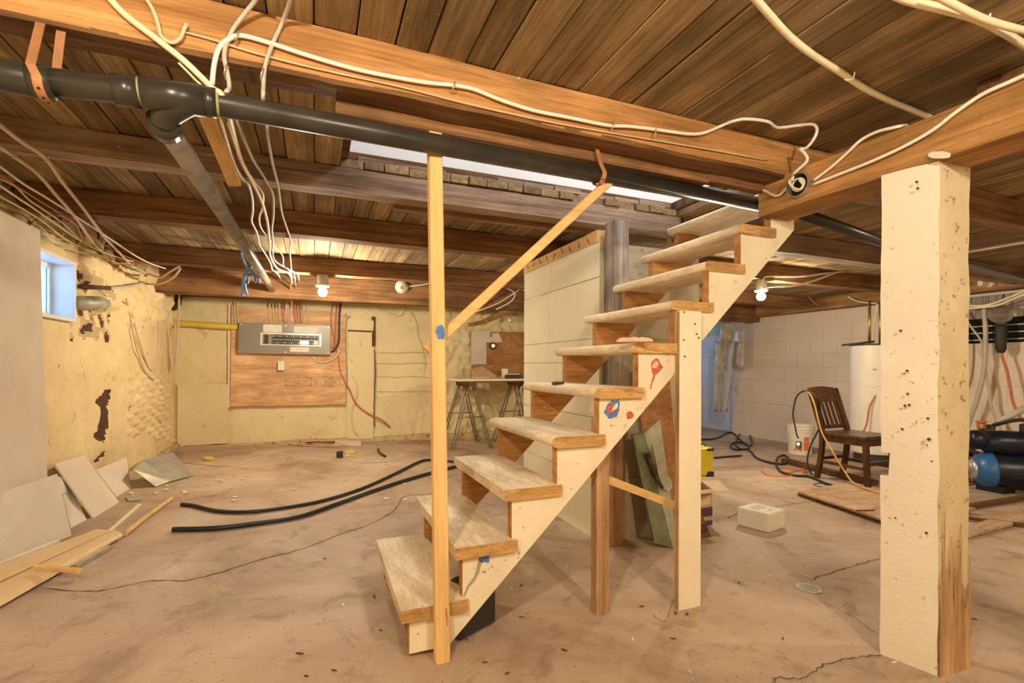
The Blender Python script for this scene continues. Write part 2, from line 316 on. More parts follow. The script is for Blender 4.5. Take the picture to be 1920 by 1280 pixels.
# ---- rough walls
def inside(poly, y, z):
    r_ = False; j = len(poly)-1
    for i in range(len(poly)):
        (yi, zi), (yj, zj) = poly[i], poly[j]
        if (zi > z) != (zj > z) and y < (yj-yi)*(z-zi)/(zj-zi)+yi: r_ = not r_
        j = i
    return r_
def rough_wall(name, o, ud, n, us, vs_, amp, mat, holes=(), freq=2.2, thick=.16, label=None, extra=None, pit=None, pit_mat=None):
    """plaster over stone: a fine grid pushed in and out; pit(u, z) marks broken-out hollows, extra(u, z) adds local lumps"""
    o, ud, n = Vector(o), Vector(ud), Vector(n); b = MB(); G = {}; pits = []
    def V(i, j):
        if (i, j) not in G:
            u, v = us[i], vs_[j]; p = o+ud*u+Vector((0, 0, v)); a = amp; k = 1.
            for h in holes:
                if h[0]-.03 <= u <= h[1]+.03 and h[2]-.03 <= v <= h[3]+.03: k = 0.
            d = (noise.fractal(p*freq, .9, 2.2, 4)*a+abs(noise.noise(p*7.))*a*.6)
            if extra: d += extra(u, v, p)
            if pit and pit(u, v) == 1: d -= .010
            G[(i, j)] = b.bm.verts.new(p+n*d*k)
        return G[(i, j)]
    for i in range(len(us)-1):
        for j in range(len(vs_)-1):
            cu, cv = (us[i]+us[i+1])/2, (vs_[j]+vs_[j+1])/2
            if any(h[0] < cu < h[1] and h[2] < cv < h[3] for h in holes): continue
            f = b.bm.faces.new((V(i, j), V(i+1, j), V(i+1, j+1), V(i, j+1)))
            f.normal_update()
            if f.normal.dot(n) < 0: f.normal_flip()
            if pit: f.material_index = pit(cu, cv)
    w_ = struct(b.build(name, mat, smooth=True, fix=False), label)
    for q in (pit_mat or ()): w_.data.materials.append(MATS[q])
    md = w_.modifiers.new('solid', 'SOLIDIFY'); md.thickness = thick; md.offset = -1
    return w_
def lin(a, b, step, extra=()):
    n_ = max(1, round((b-a)/step)); L_ = [a+(b-a)*i/n_ for i in range(n_+1)]
    for e in extra:
        k = min(range(len(L_)), key=lambda i: abs(L_[i]-e)); L_[k] = e
    return L_
WY0, WY1, WZ0, WZ1 = 3.40, 4.19, 1.30, 1.705
HP = [(p.y, p.z) for p in (atx(u, v, XL) for u, v in ((196, 731), (207, 730), (208, 742), (203, 760), (201, 772), (201, 800), (199, 815), (195, 828), (188, 829), (182, 824), (175, 822), (176, 812), (185, 806), (186, 792), (188, 775), (190, 762), (182, 758), (181, 750), (188, 742)))]
HQ = [(p.y, p.z) for p in (atx(u, v, XL) for u, v in ((193, 845), (198, 850), (192, 858), (186, 862), (180, 866), (178, 863), (186, 855)))]
LUMP = [(p.y, p.z) for p in (atx(u, v, XL) for u, v in ((238, 690), (312, 705), (318, 830), (236, 812)))]
def pit_left(y, z):
    if inside(HP, y, z) or inside(HQ, y, z): return 1
    q = noise.noise(Vector((y*9, z*9, 4.))); e = .10*noise.noise(Vector((y*4, z*4, 9.)))
    if 3.0 < y < 5.6 and z > 1.76+e+.05*(y-3.4): return 1 if q > .40 else 2
    if 4.2 < y < 4.85+e and 1.16+e < z < 1.70+e: return 1 if q > .34 else (2 if q > -.05 else 0)
    return 0
def ext_left(y, z, p):
    d = 0.
    if inside(LUMP, y, z):
        yy = y+.03*noise.noise(p*4); zz = z+.03*noise.noise(p*5+Vector((3, 0, 0)))
        d += .055*max(0., math.sin(yy*2*math.pi/.15))*max(0., math.sin(zz*2*math.pi/.115+(math.pi if int(yy/.15) % 2 else 0)))+.006*noise.noise(p*14)
    if z > 1.70 or (y > 4.2 and z > 1.42+.5*max(0, 4.9-y)*0+.12*noise.noise(p*3)): d += .085*abs(noise.noise(p*5))+.035*noise.noise(p*13)
    if y > 5.0: d += .03*math.exp(-((y-5.9)/.5)**2)
    return d
def ext_back(x, z, p):
    d = .0
    if x > 1.55: d += .09*abs(noise.noise(p*5.5))+.035*noise.noise(p*13)
    if z > 1.60: d += .03*abs(noise.noise(p*6))
    if -1.3 < x < -.98 and z < .8: d -= .015
    return d
wl = rough_wall('wall_left', (XL, 0, 0), (0, 1, 0), (1, 0, 0), [YF+.3*i for i in range(18)]+lin(2.85, YB+.05, .021, (WY0, WY1)), lin(ZF, 2.2, .021, (WZ0, WZ1)), .018, 'plaster_left', [(WY0, WY1, WZ0, WZ1)], label='lumpy yellow plastered stone wall', extra=ext_left, pit=pit_left, pit_mat=('iron_rust', 'rubble'))
wb = rough_wall('wall_back', (0, YB, 0), (1, 0, 0), (0, -1, 0), lin(XL-.05, 4.3, .028), lin(ZF, 2.2, .028), .018, 'plaster_back', label='cream plastered back wall', extra=ext_back)
rough_wall('wall_front', (0, YF, 0), (1, 0, 0), (0, 1, 0), lin(XL-.05, XR+.4, .3), lin(ZF, 2.2, .3), .01, 'plaster_back')
rough_wall('wall_back_return', (4.3, 0, 0), (0, 1, 0), (1, 0, 0), lin(YB, 8.4, .2), lin(ZF, 2.2, .2), .01, 'block_paint')
rough_wall('wall_back_far', (0, 8.35, 0), (1, 0, 0), (0, -1, 0), lin(4.2, 7.35, .15, (4.65, 6.45)), lin(ZF, 2.2, .15, (.94, 1.84)), .006, 'block_paint', [(4.65, 6.45, .94, 1.84)])

# ---- block walls: each painted block is a piece
def block_wall(name, mat, X, y0, y1, z0, z1, bw=.405, bh=.2, thick=.18, label=None, holes=()):
    core = struct(MB().box(X+.006, X+thick, y0, y1, z0, z1).build(name, mat), label)
    r_ = 0; z = z0
    while z < z1-.03:
        zt = min(z+bh, z1); y = y0-(bw/2 if r_ % 2 else 0)
        while y < y1-.02:
            a, c_ = max(y, y0), min(y+bw, y1)
            if c_-a > .03 and not any(h[0] < (a+c_)/2 < h[1] and h[2] < (z+zt)/2 < h[3] for h in holes):
                e = random.uniform(-.0015, .0015)
                MB().box(X+e, X+.02, a+.001, c_-.001, z+.001, zt-.001).bevel(.0018).build('block', mat, core)
            y += bw
        z = zt; r_ += 1
    return core
block_wall('wall_right', 'block_paint', XR, 1.6, 6.5, -.19, 1.83, label='pale painted concrete block wall')
struct(MB().box(XR, XR+.18, YF, 1.6, ZF, 2.1).build('wall_right_near', 'block_paint'))
struct(MB().box(XR+.006, XR+.45, 6.40, 6.5, ZF, 1.83).build('wall_right_return', 'block_paint'))
block_wall('wall_recess', 'recess_paint_daylit', 7.17, 6.5, 8.35, -.2, 1.62, label='bluish daylit painted block wall in the recess')

# ---- concrete pier beside the stairs, cast in lifts
PX0, PX1, PY0, PY1, PZ = 1.57, 2.33, 2.485, 3.61, 1.755
pier = struct(MB().box(PX0+.012, PX1-.012, PY0+.012, PY1-.012, ZF, PZ-.004).build('wall_pier', 'pier_paint'), 'cream painted concrete pier behind the stairs')
zs = [ZF, .33, .70, 1.035, 1.18, 1.545, PZ]
for a, c_ in zip(zs, zs[1:]):
    ys = [PY0, PY0+random.uniform(.45, .7), PY1]
    for ya, yb in zip(ys, ys[1:]):
        m_ = MB().rough(PX0, PX1, ya+.001, yb-.001, a+.002, c_-.002, cell=.12, amp=.0025, freq=6, cross=4, seed=a)
        o = m_.build('concrete_block', 'pier_paint', pier); o.data.materials.append(MATS['pier_bare_shaded'])
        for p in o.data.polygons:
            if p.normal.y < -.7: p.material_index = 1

# ---- ceiling: subfloor slab with the stair opening, planks below it
OX0, OX1, OY0, OY1 = .185, 2.25, 1.64, 2.60
PT = .045
m_ = MB()
for (x0, x1, y0, y1) in ((XL-.1, OX0-.03, YF, 8.4), (OX1, 7.4, YF, 8.4), (OX0-.03, OX1, YF, OY0-.02), (OX0-.03, OX1, OY1+.06, 8.4)):
    m_.box(x0, x1, y0, y1, C+PT+.001, C+PT+.06)
ceil = struct(m_.build('ceiling', 'old_dark'), 'dark plank ceiling')
x = XL-.02
def plank(x0, x1, y0, y1):
    dz = random.uniform(-.003, .004)
    MB().box(x0, x1, y0, y1, C+dz, C+PT+dz).bevel(.0025).build('plank', 'plank_wood', ceil)
while x < 7.3:
    w_ = random.uniform(.098, .128); g = random.choice((.002, .003, .004, .006, .009)); x0, x1 = x+g/2, min(x+w_-g/2, 7.35)
    if x1 > OX0+.03 and x0 < OX1-.03:
        plank(x0, x1, YF, OY0-random.uniform(0, .03)); plank(x0, x1, OY1+random.uniform(-.012, .02), 5.42+random.uniform(-.02, .02)); plank(x0, x1, 5.46, 8.35)
    elif x0 < 4 and random.random() < .5:
        k = random.choice((3.54, 4.94, 1.6)); plank(x0, x1, YF, k-.0015); plank(x0, x1, k+.0015, 8.35)
    else: plank(x0, x1, YF, 8.35)
    x += w_
# broken edge of the finished floor above the opening
x = OX0+.02
while x < OX1-.1:
    w_ = random.uniform(.09, .26); k = random.uniform(0, .04)
    MB().box(x+.001, x+w_-.001, OY1+.012+k, OY1+.09, C+PT+.006, C+PT+random.uniform(.02, .045)).build('floorboard_end', 'joist_grey', ceil); x += w_

# ---- the room above, seen through the opening
zt = 4.35
struct(MB().box(-.7, 4.0, OY1+.075, OY1+.2, C+PT+.06, zt).build('wall_upstairs_far', 'white_plaster'), 'white wall of the stairwell above')
struct(MB().box(-.7, 4.0, .4, .5, C+PT+.06, zt).build('wall_upstairs_near', 'white_plaster'))
struct(MB().box(-.8, -.7, .4, OY1+.2, C+PT+.06, zt).build('wall_upstairs_left', 'white_plaster'))
struct(MB().box(4.0, 4.1, .4, OY1+.2, C+PT+.06, zt).build('wall_upstairs_right', 'white_plaster'))
struct(MB().box(-.8, 4.1, .4, OY1+.2, zt, zt+.1).build('ceiling_upstairs', 'white_plaster'))

# ---- basement window, left wall
def sash(name, x0, x1, y0, y1, z0, z1, mat, label, mull):
    """frame lining the hole, two sliding panes; the long side runs along y"""
    m_ = MB(); t = .022
    m_.box(x0, x1, y0, y0+t, z0, z1).box(x0, x1, y1-t, y1, z0, z1).box(x0, x1, y0+t, y1-t, z0, z0+t).box(x0, x1, y0+t, y1-t, z1-t, z1)
    fr = struct(m_.build(name, mat), label)
    xm = x0+.02
    for a, c_ in ((y0+t, mull+.02), (mull-.02, y1-t)):
        s_ = MB(); k = .03
        s_.box(xm, xm+.03, a, a+k, z0+t, z1-t).box(xm, xm+.03, c_-k, c_, z0+t, z1-t).box(xm, xm+.03, a+k, c_-k, z0+t, z0+t+k).box(xm, xm+.03, a+k, c_-k, z1-t-k, z1-t)
        so = s_.build('window_sash', mat, fr); MB().box(xm+.012, xm+.016, a+k, c_-k, z0+t+k, z1-t-k).build('pane', 'window_glass', so); xm += .032
sash('window_1', XL-.17, XL+.035, WY0, WY1, WZ0, WZ1, 'pvc_white', 'white vinyl basement window in the left wall', 3.80)
m_ = MB(); m_.box(4.65, 6.45, 8.36, 8.40, .94, .98).box(4.65, 6.45, 8.36, 8.40, 1.80, 1.84).box(4.65, 4.69, 8.36, 8.40, .98, 1.80).box(6.41, 6.45, 8.36, 8.40, .98, 1.80).box(5.53, 5.57, 8.36, 8.40, .98, 1.80)
w3 = struct(m_.build('window_3', 'pvc_white')); MB().box(4.69, 6.41, 8.375, 8.38, .98, 1.80).build('pane', 'window_glass', w3)

# ================================================================ TIMBER OVERHEAD
JB = 1.87
def joist(label, x0, x1, y0, y1, z0, mat, amp=.005, seed=0, z1=C-.004, name='floor_joist', cell=.08, freq=3., cross=3):
    return tag(MB().rough(x0, x1, y0, y1, z0, z1, cell=cell, amp=amp, seed=seed, freq=freq, cross=cross).build(name, mat, smooth=False), label, 'beam')
j0 = joist('bright orange ceiling joist carrying the stapled white cable', XL+.02, 2.28, 1.554, 1.645, JB, 'joist_bright', .005, 1)
MB().rough(XL+.03, 2.27, 1.552, 1.643, JB-.012, JB+.004, cell=.05, amp=.007, seed=41, freq=7, cross=4).build('wane_edge', 'old_dark', j0)
joist('rough brown ledger timber under the orange cable joist', .06, 1.60, 1.648, 1.70, 1.818, 'joist_wood', .004, 2, z1=1.90)
joist('grey rough-hewn joist along the broken edge of the stair opening', XL+.02, 2.28, 2.60, 2.72, JB+.03, 'joist_grey', .014, 3, cross=4)
joist('thin board sistered behind the grey hewn joist', .40, 2.28, 2.735, 2.785, JB+.01, 'joist_wood', .004, 4)
joist('dark joist over the pale window corner carrying the hanging cables', XL+.02, XR-.02, 3.474, 3.60, JB, 'joist_wood', .008, 5)
joist('brown joist that carries the lit bulb before the breaker panel', XL+.02, XR-.02, 4.878, 5.0, JB, 'joist_wood', .008, 6)
joist('deep reddish joist in front of the plastered back wall', XL+.02, XR-.02, 5.908, 6.05, 1.75, 'joist_wood', .008, 7)
joist('dark joist right of the girder above the black pipe', 2.30, XR-.02, 1.554, 1.68, JB, 'joist_wood', .006, 8)
joist('dark joist right of the painted post nearest the girder', 2.18, XR-.02, .86, .98, JB, 'joist_wood', .006, 9)
joist('grey joist running from the stair top to the block wall', 2.30, XR-.02, 2.60, 2.72, JB, 'joist_grey', .008, 10)
joist('sill timber lying on the pale block wall', 6.74, 7.05, 1.65, 6.5, 1.84, 'girder_wood', .006, 11, name='sill_beam')
joist('short brown ledger timber above the pipe end by the girder', 1.602, 1.935, 1.648, 1.69, 1.826, 'joist_wood', .003, 14, z1=1.93)
g_ = joist('orange and grey girder resting on the painted post', 1.945, 2.12, -2.5, 1.69, 1.715, 'girder_wood', .006, 12, z1=JB-.003, name='girder')
# orange cleat nailed between the joists beside the grey drain branch
tag(MB().slab([atz(368, 212, 1.865), atz(402, 212, 1.865), atz(452, 350, 1.82), atz(428, 350, 1.82)], (0, 0, .05)).bevel(.003).build('wood_cleat', 'pine_y'), 'orange wood cleat nailed across joists beside the grey drain branch', 'wood block')
tag(MB().box(2.16, 2.35, 1.70, 1.82, 1.88, 2.01).bevel(.004).build('wood_block', 'joist_bright'), 'short timber end block at the head of the girder', 'wood block')
# doubled plate on the pier, studs beside it
pl = tag(MB().box(PX0-.005, PX0+.085, PY0+.02, PY1, PZ, PZ+.075).bevel(.004).build('sill_plate', 'pine_y'), 'pale wood plate with staples on top of the concrete pier', 'wood plate')
for i in range(9):
    p = Vector((PX0-.007, PY0+.12+i*.115, PZ+.035+random.uniform(-.01, .01))); d = Vector((0, random.uniform(-.02, .02), .02))
    MB().tube([p-d, p+d], .002, 5).build('staple', 'iron', pl)
tag(MB().rough(1.60, 1.70, 2.375, 2.47, .86, 1.86, cell=.06, amp=.005, seed=21).build('stud', 'stud_grey'), 'grey weathered stud standing against the concrete pier', 'wood post')
tag(MB().rough(1.585, 1.67, 2.385, 2.47, -.03, .858, cell=.06, amp=.006, seed=22).build('stud', 'stud_brown'), 'splintered brown stud foot below the stairs by the pier', 'wood post')

# ================================================================ PAINTED POST
L_, N_, R_ = atf(1650, 1225), atf(1758, 1268), atf(1815, 1250); Q_ = L_+R_-N_
post = thing('timber_post', 'thick cream painted timber post with a notch under the girder', 'post', ((L_+R_)/2).to_tuple())
def ring(z, cut=0.):
    a = [L_+(N_-L_)*cut, N_, R_, Q_+(R_-Q_)*cut]; return [Vector((p.x, p.y, z)) for p in a]
m_ = MB(); zb, z1, z2, zt_ = -.047, .615, .70, 1.714
def col(za, zb_, cut, n):
    for k in range(n):
        a, c_ = za+(zb_-za)*k/n, za+(zb_-za)*(k+1)/n
        m_.hexa(ring(a, cut), ring(c_, cut))
def column(za, zb_, cut, seed):
    b = MB(); nz = max(2, int((zb_-za)/.06)); rows = []
    for k in range(nz+1):
        z = za+(zb_-za)*k/nz; P = ring(z, cut); row = []
        for i in range(4):
            for s_ in range(4):
                p = P[i]+(P[(i+1) % 4]-P[i])*s_/4; d = noise.noise_vector(p*9+Vector((seed, 0, 0)))*(.0035 if s_ else .006)
                d.z = 0; row.append(b.bm.verts.new(p+d))
        rows.append(row)
    n = 16
    for A, B in zip(rows, rows[1:]):
        for i in range(n): b.bm.faces.new((A[i], A[(i+1) % n], B[(i+1) % n], B[i]))
    b.bm.faces.new(rows[0][::-1]); b.bm.faces.new(rows[-1]); return b
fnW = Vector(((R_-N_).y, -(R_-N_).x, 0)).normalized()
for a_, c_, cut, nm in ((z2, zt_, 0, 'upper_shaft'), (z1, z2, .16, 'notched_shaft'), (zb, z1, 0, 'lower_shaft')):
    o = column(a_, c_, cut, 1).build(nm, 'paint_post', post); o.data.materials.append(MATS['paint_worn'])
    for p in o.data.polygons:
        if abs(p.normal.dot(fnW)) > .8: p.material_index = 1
# bare weathered wood where the paint has peeled from the corner by the floor
nn = (R_-N_).normalized(); fn = Vector((nn.y, -nn.x, 0))
if fn.dot(N_) > 0: fn = -fn
fa = N_+fn*.006
b_ = MB(); W_ = (R_-N_).length; rq = random.Random(9); pts = [(0, -.04), (W_, -.04)]
for k in range(27):
    a = W_*(1-k/26); h_ = .10+.16*rq.random()+(.30*rq.random()**2)+.10*(1-a/W_); pts.append((a, h_ if k % 2 else h_*.55))
b_.slab([Vector((fa.x, fa.y, 0))+nn*a+Vector((0, 0, z)) for a, z in pts], fn*.003); b_.build('bare_wood', 'stud_brown', post)
for (u, v, r_) in ((1690, 620, 3), (1702, 695, 3), (1697, 700, 2), (1703, 738, 3), (1698, 760, 3), (1706, 759, 3), (1741, 784, 3), (1743, 823, 4), (1739, 834, 2), (1693, 804, 3), (1748, 864, 2), (1720, 342, 3), (1722, 354, 3), (1680, 970, 2), (1738, 998, 3)):
    fr_ = (u-1643)/108; P = L_+(N_-L_)*fr_; p = ond(u, v, P); lf = (N_-L_).normalized(); o_ = Vector((-lf.y, lf.x, 0)); o_ = o_ if o_.dot(P) < 0 else -o_
    MB().lathe([(0, .0), (r_*.0014, .0), (r_*.0014, .004), (0, .004)], p+o_*.006, o_, 10).build('nail_hole', 'ink_dark', post)

# ================================================================ STAIRCASE
SX, SY, SZ, RUN, RISE, SW, TD, TT = .271, 1.656, .184, .189, .185, .724, .235, .042
stair = thing('staircase', 'open wooden basement staircase with cream stringers rising to the right', 'staircase', (SX, SY, .0))
def tread(i):
    x0, z = SX+RUN*i, SZ+RISE*i; b = MB(); r_ = .018; n = 5; pr = []
    j = random.uniform(-.006, .006)
    for k in range(n+1):
        a = math.pi/2+math.pi*k/n; pr.append((x0+TT/2+TT/2*math.cos(a), z-TT/2+TT/2*math.sin(a)))
    if i < 3: pr = [(x0, z), (x0, z-TT)]
    pr += [(x0+TD, z-TT), (x0+TD, z)]
    y0, y1 = SY+j, SY+SW+random.uniform(-.01, .01)
    b.slab([(a, y0, c_) for a, c_ in pr], (0, y1-y0, 0)); b.bevel(.002)
    t_ = b.build('tread', 'tread_wood', stair)
    e = MB(); e.slab([(a, y0-.0015, c_) for a, c_ in pr], (0, .003, 0)); e.build('end_grain', 'tread_end', t_)
    return t_
treads = [tread(i) for i in range(10)]
# sawtooth stringers
A_ = aty(931, 1102, SY+.018); B_ = aty(1273.6, 690, SY+.018)
LOWK = (B_.z-A_.z)/(B_.x-A_.x)
def low(x): return B_.z+(x-B_.x)*LOWK
def stringer(y0, y1, x_end, mat, front):
    pts = []
    zf = .022
    x_fl = B_.x-(B_.z-zf)/LOWK
    for i in range(10):
        xr = SX+.032+RUN*i; zt_ = SZ+RISE*i-TT-.0005
        zb_ = zf if i == 0 else SZ+RISE*(i-1)+.0
        if xr > x_end: break
        if i: zb_ = SZ+RISE*(i-1)-TT-.0005
        pts += [(xr, zb_), (xr, zt_)]
    last = min(x_end, pts[-1][0]+RUN); pts.append((last, pts[-1][1])); pts.append((last, low(last))); pts.append((x_fl, zf))
    b = MB(); b.slab([(x, y0, z) for x, z in pts], (0, y1-y0, 0)); o = b.build('stringer', mat, stair)
    if front:
        for i in range(10):
            xr = SX+.032+RUN*i; zt_ = SZ+RISE*i-TT-.002; zb_ = zf+.004 if i == 0 else SZ+RISE*(i-1)
            if xr < x_end: MB().box(xr-.0025, xr+.001, y0+.001, y1-.001, zb_, zt_).build('riser_edge', 'fir_raw', o)
    return o
near_s = stringer(SY+.018, SY+.056, 2.16, 'paint_cream', True)
far_s = stringer(SY+SW-.075, SY+SW-.037, 2.16, 'fir_raw', False)
# legs and brace nailed to the stringer
a0, a1 = aty(1275, 1142, SY-.018), aty(1316, 1142, SY-.018); zt_ = aty(1290, 582, SY-.018).z
lg = MB().box(a0.x, a1.x, SY-.012, SY+.017, fz(a0.x, SY)-.003, zt_).bevel(.002).build('support_leg', 'paint_white_board', stair)
MB().box(a0.x-.002, a0.x, SY-.010, SY+.015, fz(a0.x, SY), zt_-.004).build('bare_edge', 'stud_brown', lg)
for (u, v) in ((1283, 585), (1303, 607), (1306, 626), (1282, 637), (1284, 668), (1310, 633)):
    p = aty(u, v, SY-.0135); MB().lathe([(0, -.001), (.004, -.001), (.004, .002), (0, .002)], p, (0, -1, 0), 8).build('nail', 'iron', lg)
a0, a1 = aty(1118, 1166, SY+.06), aty(1142, 1166, SY+.06)
MB().box(a0.x, a1.x, SY+.06, SY+.105, fz(a0.x, SY)-.003, low(a0.x)+.16).bevel(.002).build('support_leg', 'stud_brown', stair)
p0, p1 = aty(1085, 878, SY+.115), aty(1290, 956, SY+.115)
MB().bar(p0, p1, .016, .034).build('brace', 'pine_x', stair)
# newel and rail
b0, b1 = aty(818, 1241, 1.612), aty(845, 1241, 1.612); t0, t1 = aty(805, 275, 1.612), aty(830, 275, 1.612); zt_ = 1.80
s_ = (zt_-b0.z)/(t0.z-b0.z); tx0, tx1 = b0.x+(t0.x-b0.x)*s_, b1.x+(t1.x-b1.x)*s_; zb = fz(b0.x, 1.63)-.002
newel = MB().hexa([(b0.x, 1.612, zb), (b1.x, 1.612, zb), (b1.x, 1.652, zb), (b0.x, 1.652, zb)], [(tx0, 1.612, zt_), (tx1, 1.612, zt_), (tx1, 1.652, zt_), (tx0, 1.652, zt_)]).bevel(.003).build('newel_post', 'pine_z', stair)
r0, r1 = aty(800, 658, 1.668), aty(1150, 333, 1.668)
rail = MB().bar(r0, r1, .032, .034).bevel(.004).build('handrail', 'pine_x', stair)
def blob(cx, cy, rx, ry, seed, ang=0.):
    P = []
    for k in range(22):
        a = 2*math.pi*k/22; q = 1+.38*noise.noise(Vector((math.cos(a)*1.6, math.sin(a)*1.6, seed)))+random.uniform(-.06, .06)
        x_, y_ = rx*q*math.cos(a), ry*q*math.sin(a); P.append((cx+x_*math.cos(ang)-y_*math.sin(ang), cy+x_*math.sin(ang)+y_*math.cos(ang)))
    return P
def mark(name, uv, Y, mat, par):
    MB().slab([aty(u, v, Y) for u, v in uv], (0, .0012, 0)).build(name, mat, par)
mark('paint_mark', blob(826, 622, 9, 14, 1), 1.6105, 'paint_blue', newel)
Ym = SY+.0168
mark('paint_mark', blob(908, 1045, 11, 9, 2, .5), Ym, 'paint_blue', near_s); mark('paint_mark', blob(1148, 768, 13, 17, 3, .4), Ym, 'paint_blue', near_s); mark('paint_mark', blob(1146, 766, 7, 10, 4, .4), Ym-.0012, 'paint_red', near_s)
mark('paint_mark', blob(1181, 778, 7, 7, 5), Ym, 'paint_red', near_s); mark('paint_mark', blob(1229, 684, 5, 7, 8, .5), Ym-.0012, 'rag_pink', near_s); mark('paint_mark', blob(1154, 762, 3, 9, 9, .6), Ym-.0014, 'paint_cream', near_s)
mark('paint_mark', [(1222, 690), (1221, 680), (1227, 673), (1233, 671), (1236, 676), (1240, 684), (1244, 688), (1236, 697), (1229, 703), (1226, 712), (1222, 722), (1221, 729), (1219, 728), (1222, 715), (1225, 704), (1223, 698)], Ym, 'paint_red', near_s)
mark('drip_mark', [(897, 1050), (904, 1052), (898, 1075), (890, 1090), (880, 1100), (872, 1118), (869, 1117), (876, 1098), (888, 1082), (893, 1068)], Ym, 'galv_dull', near_s)
mark('nail', [(835, 1140), (838, 1140), (840, 1172), (837, 1173)], 1.611, 'strap_rust', newel)

# ================================================================ PIPES
A0, AK, A1 = aty(60, 152, 1.52), aty(335, 181, 1.53), aty(1428, 384, 1.745)
def onp(u):                                                    # point of the main drain under pixel column u
    lo_, hi_ = -.3, 1.1
    P_, Q_ = (A0, AK) if u < 335 else (AK, A1)
    for _ in range(50):
        k = (lo_+hi_)/2; p = P_+(Q_-P_)*k-O_; uu = 960+F_PX*p.dot(_R2)/p.dot(_F)
        if uu < u: lo_ = k
        else: hi_ = k
    return P_+(Q_-P_)*lo_
pd = (A1-A0).normalized(); PR = .0325
pipe = thing('drain_pipe', 'long black plastic drain pipe strapped below the orange joist', 'pipe', (A0.x, A0.y, A0.z-.05))
MB().tube([onp(60)-pd*.02, AK, A1], PR, 20).build('pipe_run', 'abs_black', pipe, smooth=True)
e0 = onp(62); e1 = e0-pd*.06+Vector((-.0, 0, .004)); e2 = e0+Vector((-.14, .01, .03)); e3 = e0+Vector((-.42, .02, .10)); e4 = e0+Vector((-.85, .03, .185))
MB().tube(spline([e0, e1, e2, e3], 5), PR+.005, 20).build('elbow', 'abs_black', pipe, smooth=True); MB().tube([e3, e4], PR, 20).build('pipe_end', 'abs_black', pipe, smooth=True)
for (ua, ub, dr) in ((58, 100, .006), (214, 262, .0055), (266, 384, .0075), (380, 406, .0055)):
    MB().tube([onp(ua), onp(ub)], PR+dr, 20).build('coupling', 'abs_black', pipe, smooth=True)
for u in (262, 407): 
    c_ = onp(u); MB().tube([c_-pd*.003, c_+pd*.006], PR+.0035, 20).build('cement_ring', 'solder_green', pipe, smooth=True)
w0 = onp(352); w1 = onp(306)+Vector((-.01, .06, -.052)); 
MB().tube(spline([w0+Vector((0, 0, -.006)), w0+Vector((-.05, .03, -.032)), w1], 5), PR+.004, 18).build('wye_branch', 'abs_black', pipe, smooth=True)
MB().tube([w1-Vector((0, .02, 0)), w1+Vector((-.004, .035, 0))], PR+.007, 18).build('wye_hub', 'abs_black', pipe, smooth=True)
b0, b1 = w1, aty(519, 556, 6.75)
MB().tube([b0, b1], PR-.001, 18).build('branch_run', 'abs_grey', pipe, smooth=True)
bd = (b1-b0)
for v in (482, 505): 
    k = .5; 
    lo_, hi_ = 0., 1.
    for _ in range(40):
        k = (lo_+hi_)/2; p = b0+bd*k-O_; vv_ = HY-F_PX*p.dot(_U2)/p.dot(_F)
        if vv_ < v: lo_ = k
        else: hi_ = k
    c_ = b0+bd*k; MB().tube([c_-bd.normalized()*.006, c_+bd.normalized()*.006], PR+.0025, 16).build('clamp_band', 'galv_dull', pipe, smooth=True)
MB().tube([b1-bd.normalized()*.25, b1], PR+.005, 16).build('branch_coupling', 'abs_grey', pipe, smooth=True)
def strap(u, ztop, side, label):
    c_ = onp(u); t_ = thing('pipe_strap', label, 'strap', (c_.x, c_.y, c_.z-.04), 'perforated pipe straps'); b = MB(); rr = PR+.009; pts = []
    for k in range(15):
        a = math.pi*(-.05)-math.pi*.9*k/14*1; pts.append(c_+Vector((0, math.cos(a)*rr, math.sin(a)*rr)))
    pts = [Vector((c_.x+.01, max(c_.y+rr+.006, 1.575), ztop))]+pts+[c_+Vector((-.012*side, -rr+.004, .02)), Vector((c_.x-.025*side, max(1.562, c_.y-.02), ztop))]
    prev = None
    for i, p in enumerate(pts):
        d = (pts[min(i+1, len(pts)-1)]-pts[max(i-1, 0)]).normalized(); n_ = Vector((1, 0, 0)).cross(d).normalized()*.0012
        q = [b.bm.verts.new(p+Vector((s_*.0095, 0, 0))+n_*e_) for s_, e_ in ((-1, -1), (1, -1), (1, 1), (-1, 1))]
        if prev:
            for k in range(4): b.bm.faces.new((prev[k], prev[(k+1) % 4], q[(k+1) % 4], q[k]))
        prev = q
    b.build('band', 'strap_rust', t_)
    for i in (3, 6, 9, 12):
        p = pts[i]; o_ = (p-c_).normalized(); MB().lathe([(0, 0), (.003, 0), (.003, .002), (0, .002)], p+o_*.0012, o_, 8).build('hole', 'void', t_)
strap(85, 1.868, 1, 'rusty perforated strap round the black pipe by its bend'); strap(1123, 1.87, 1, 'rusty perforated strap round the black pipe above the handrail')
# black pipe running on beyond the girder
tag(MB().tube([(2.16, 1.72, 1.80), aty(1640, 449, 1.84), atx(1925, 528, 5.2)], .03, 16).build('drain_pipe', 'abs_black', smooth=True), 'black drain pipe running on from the girder behind the post', 'pipe')
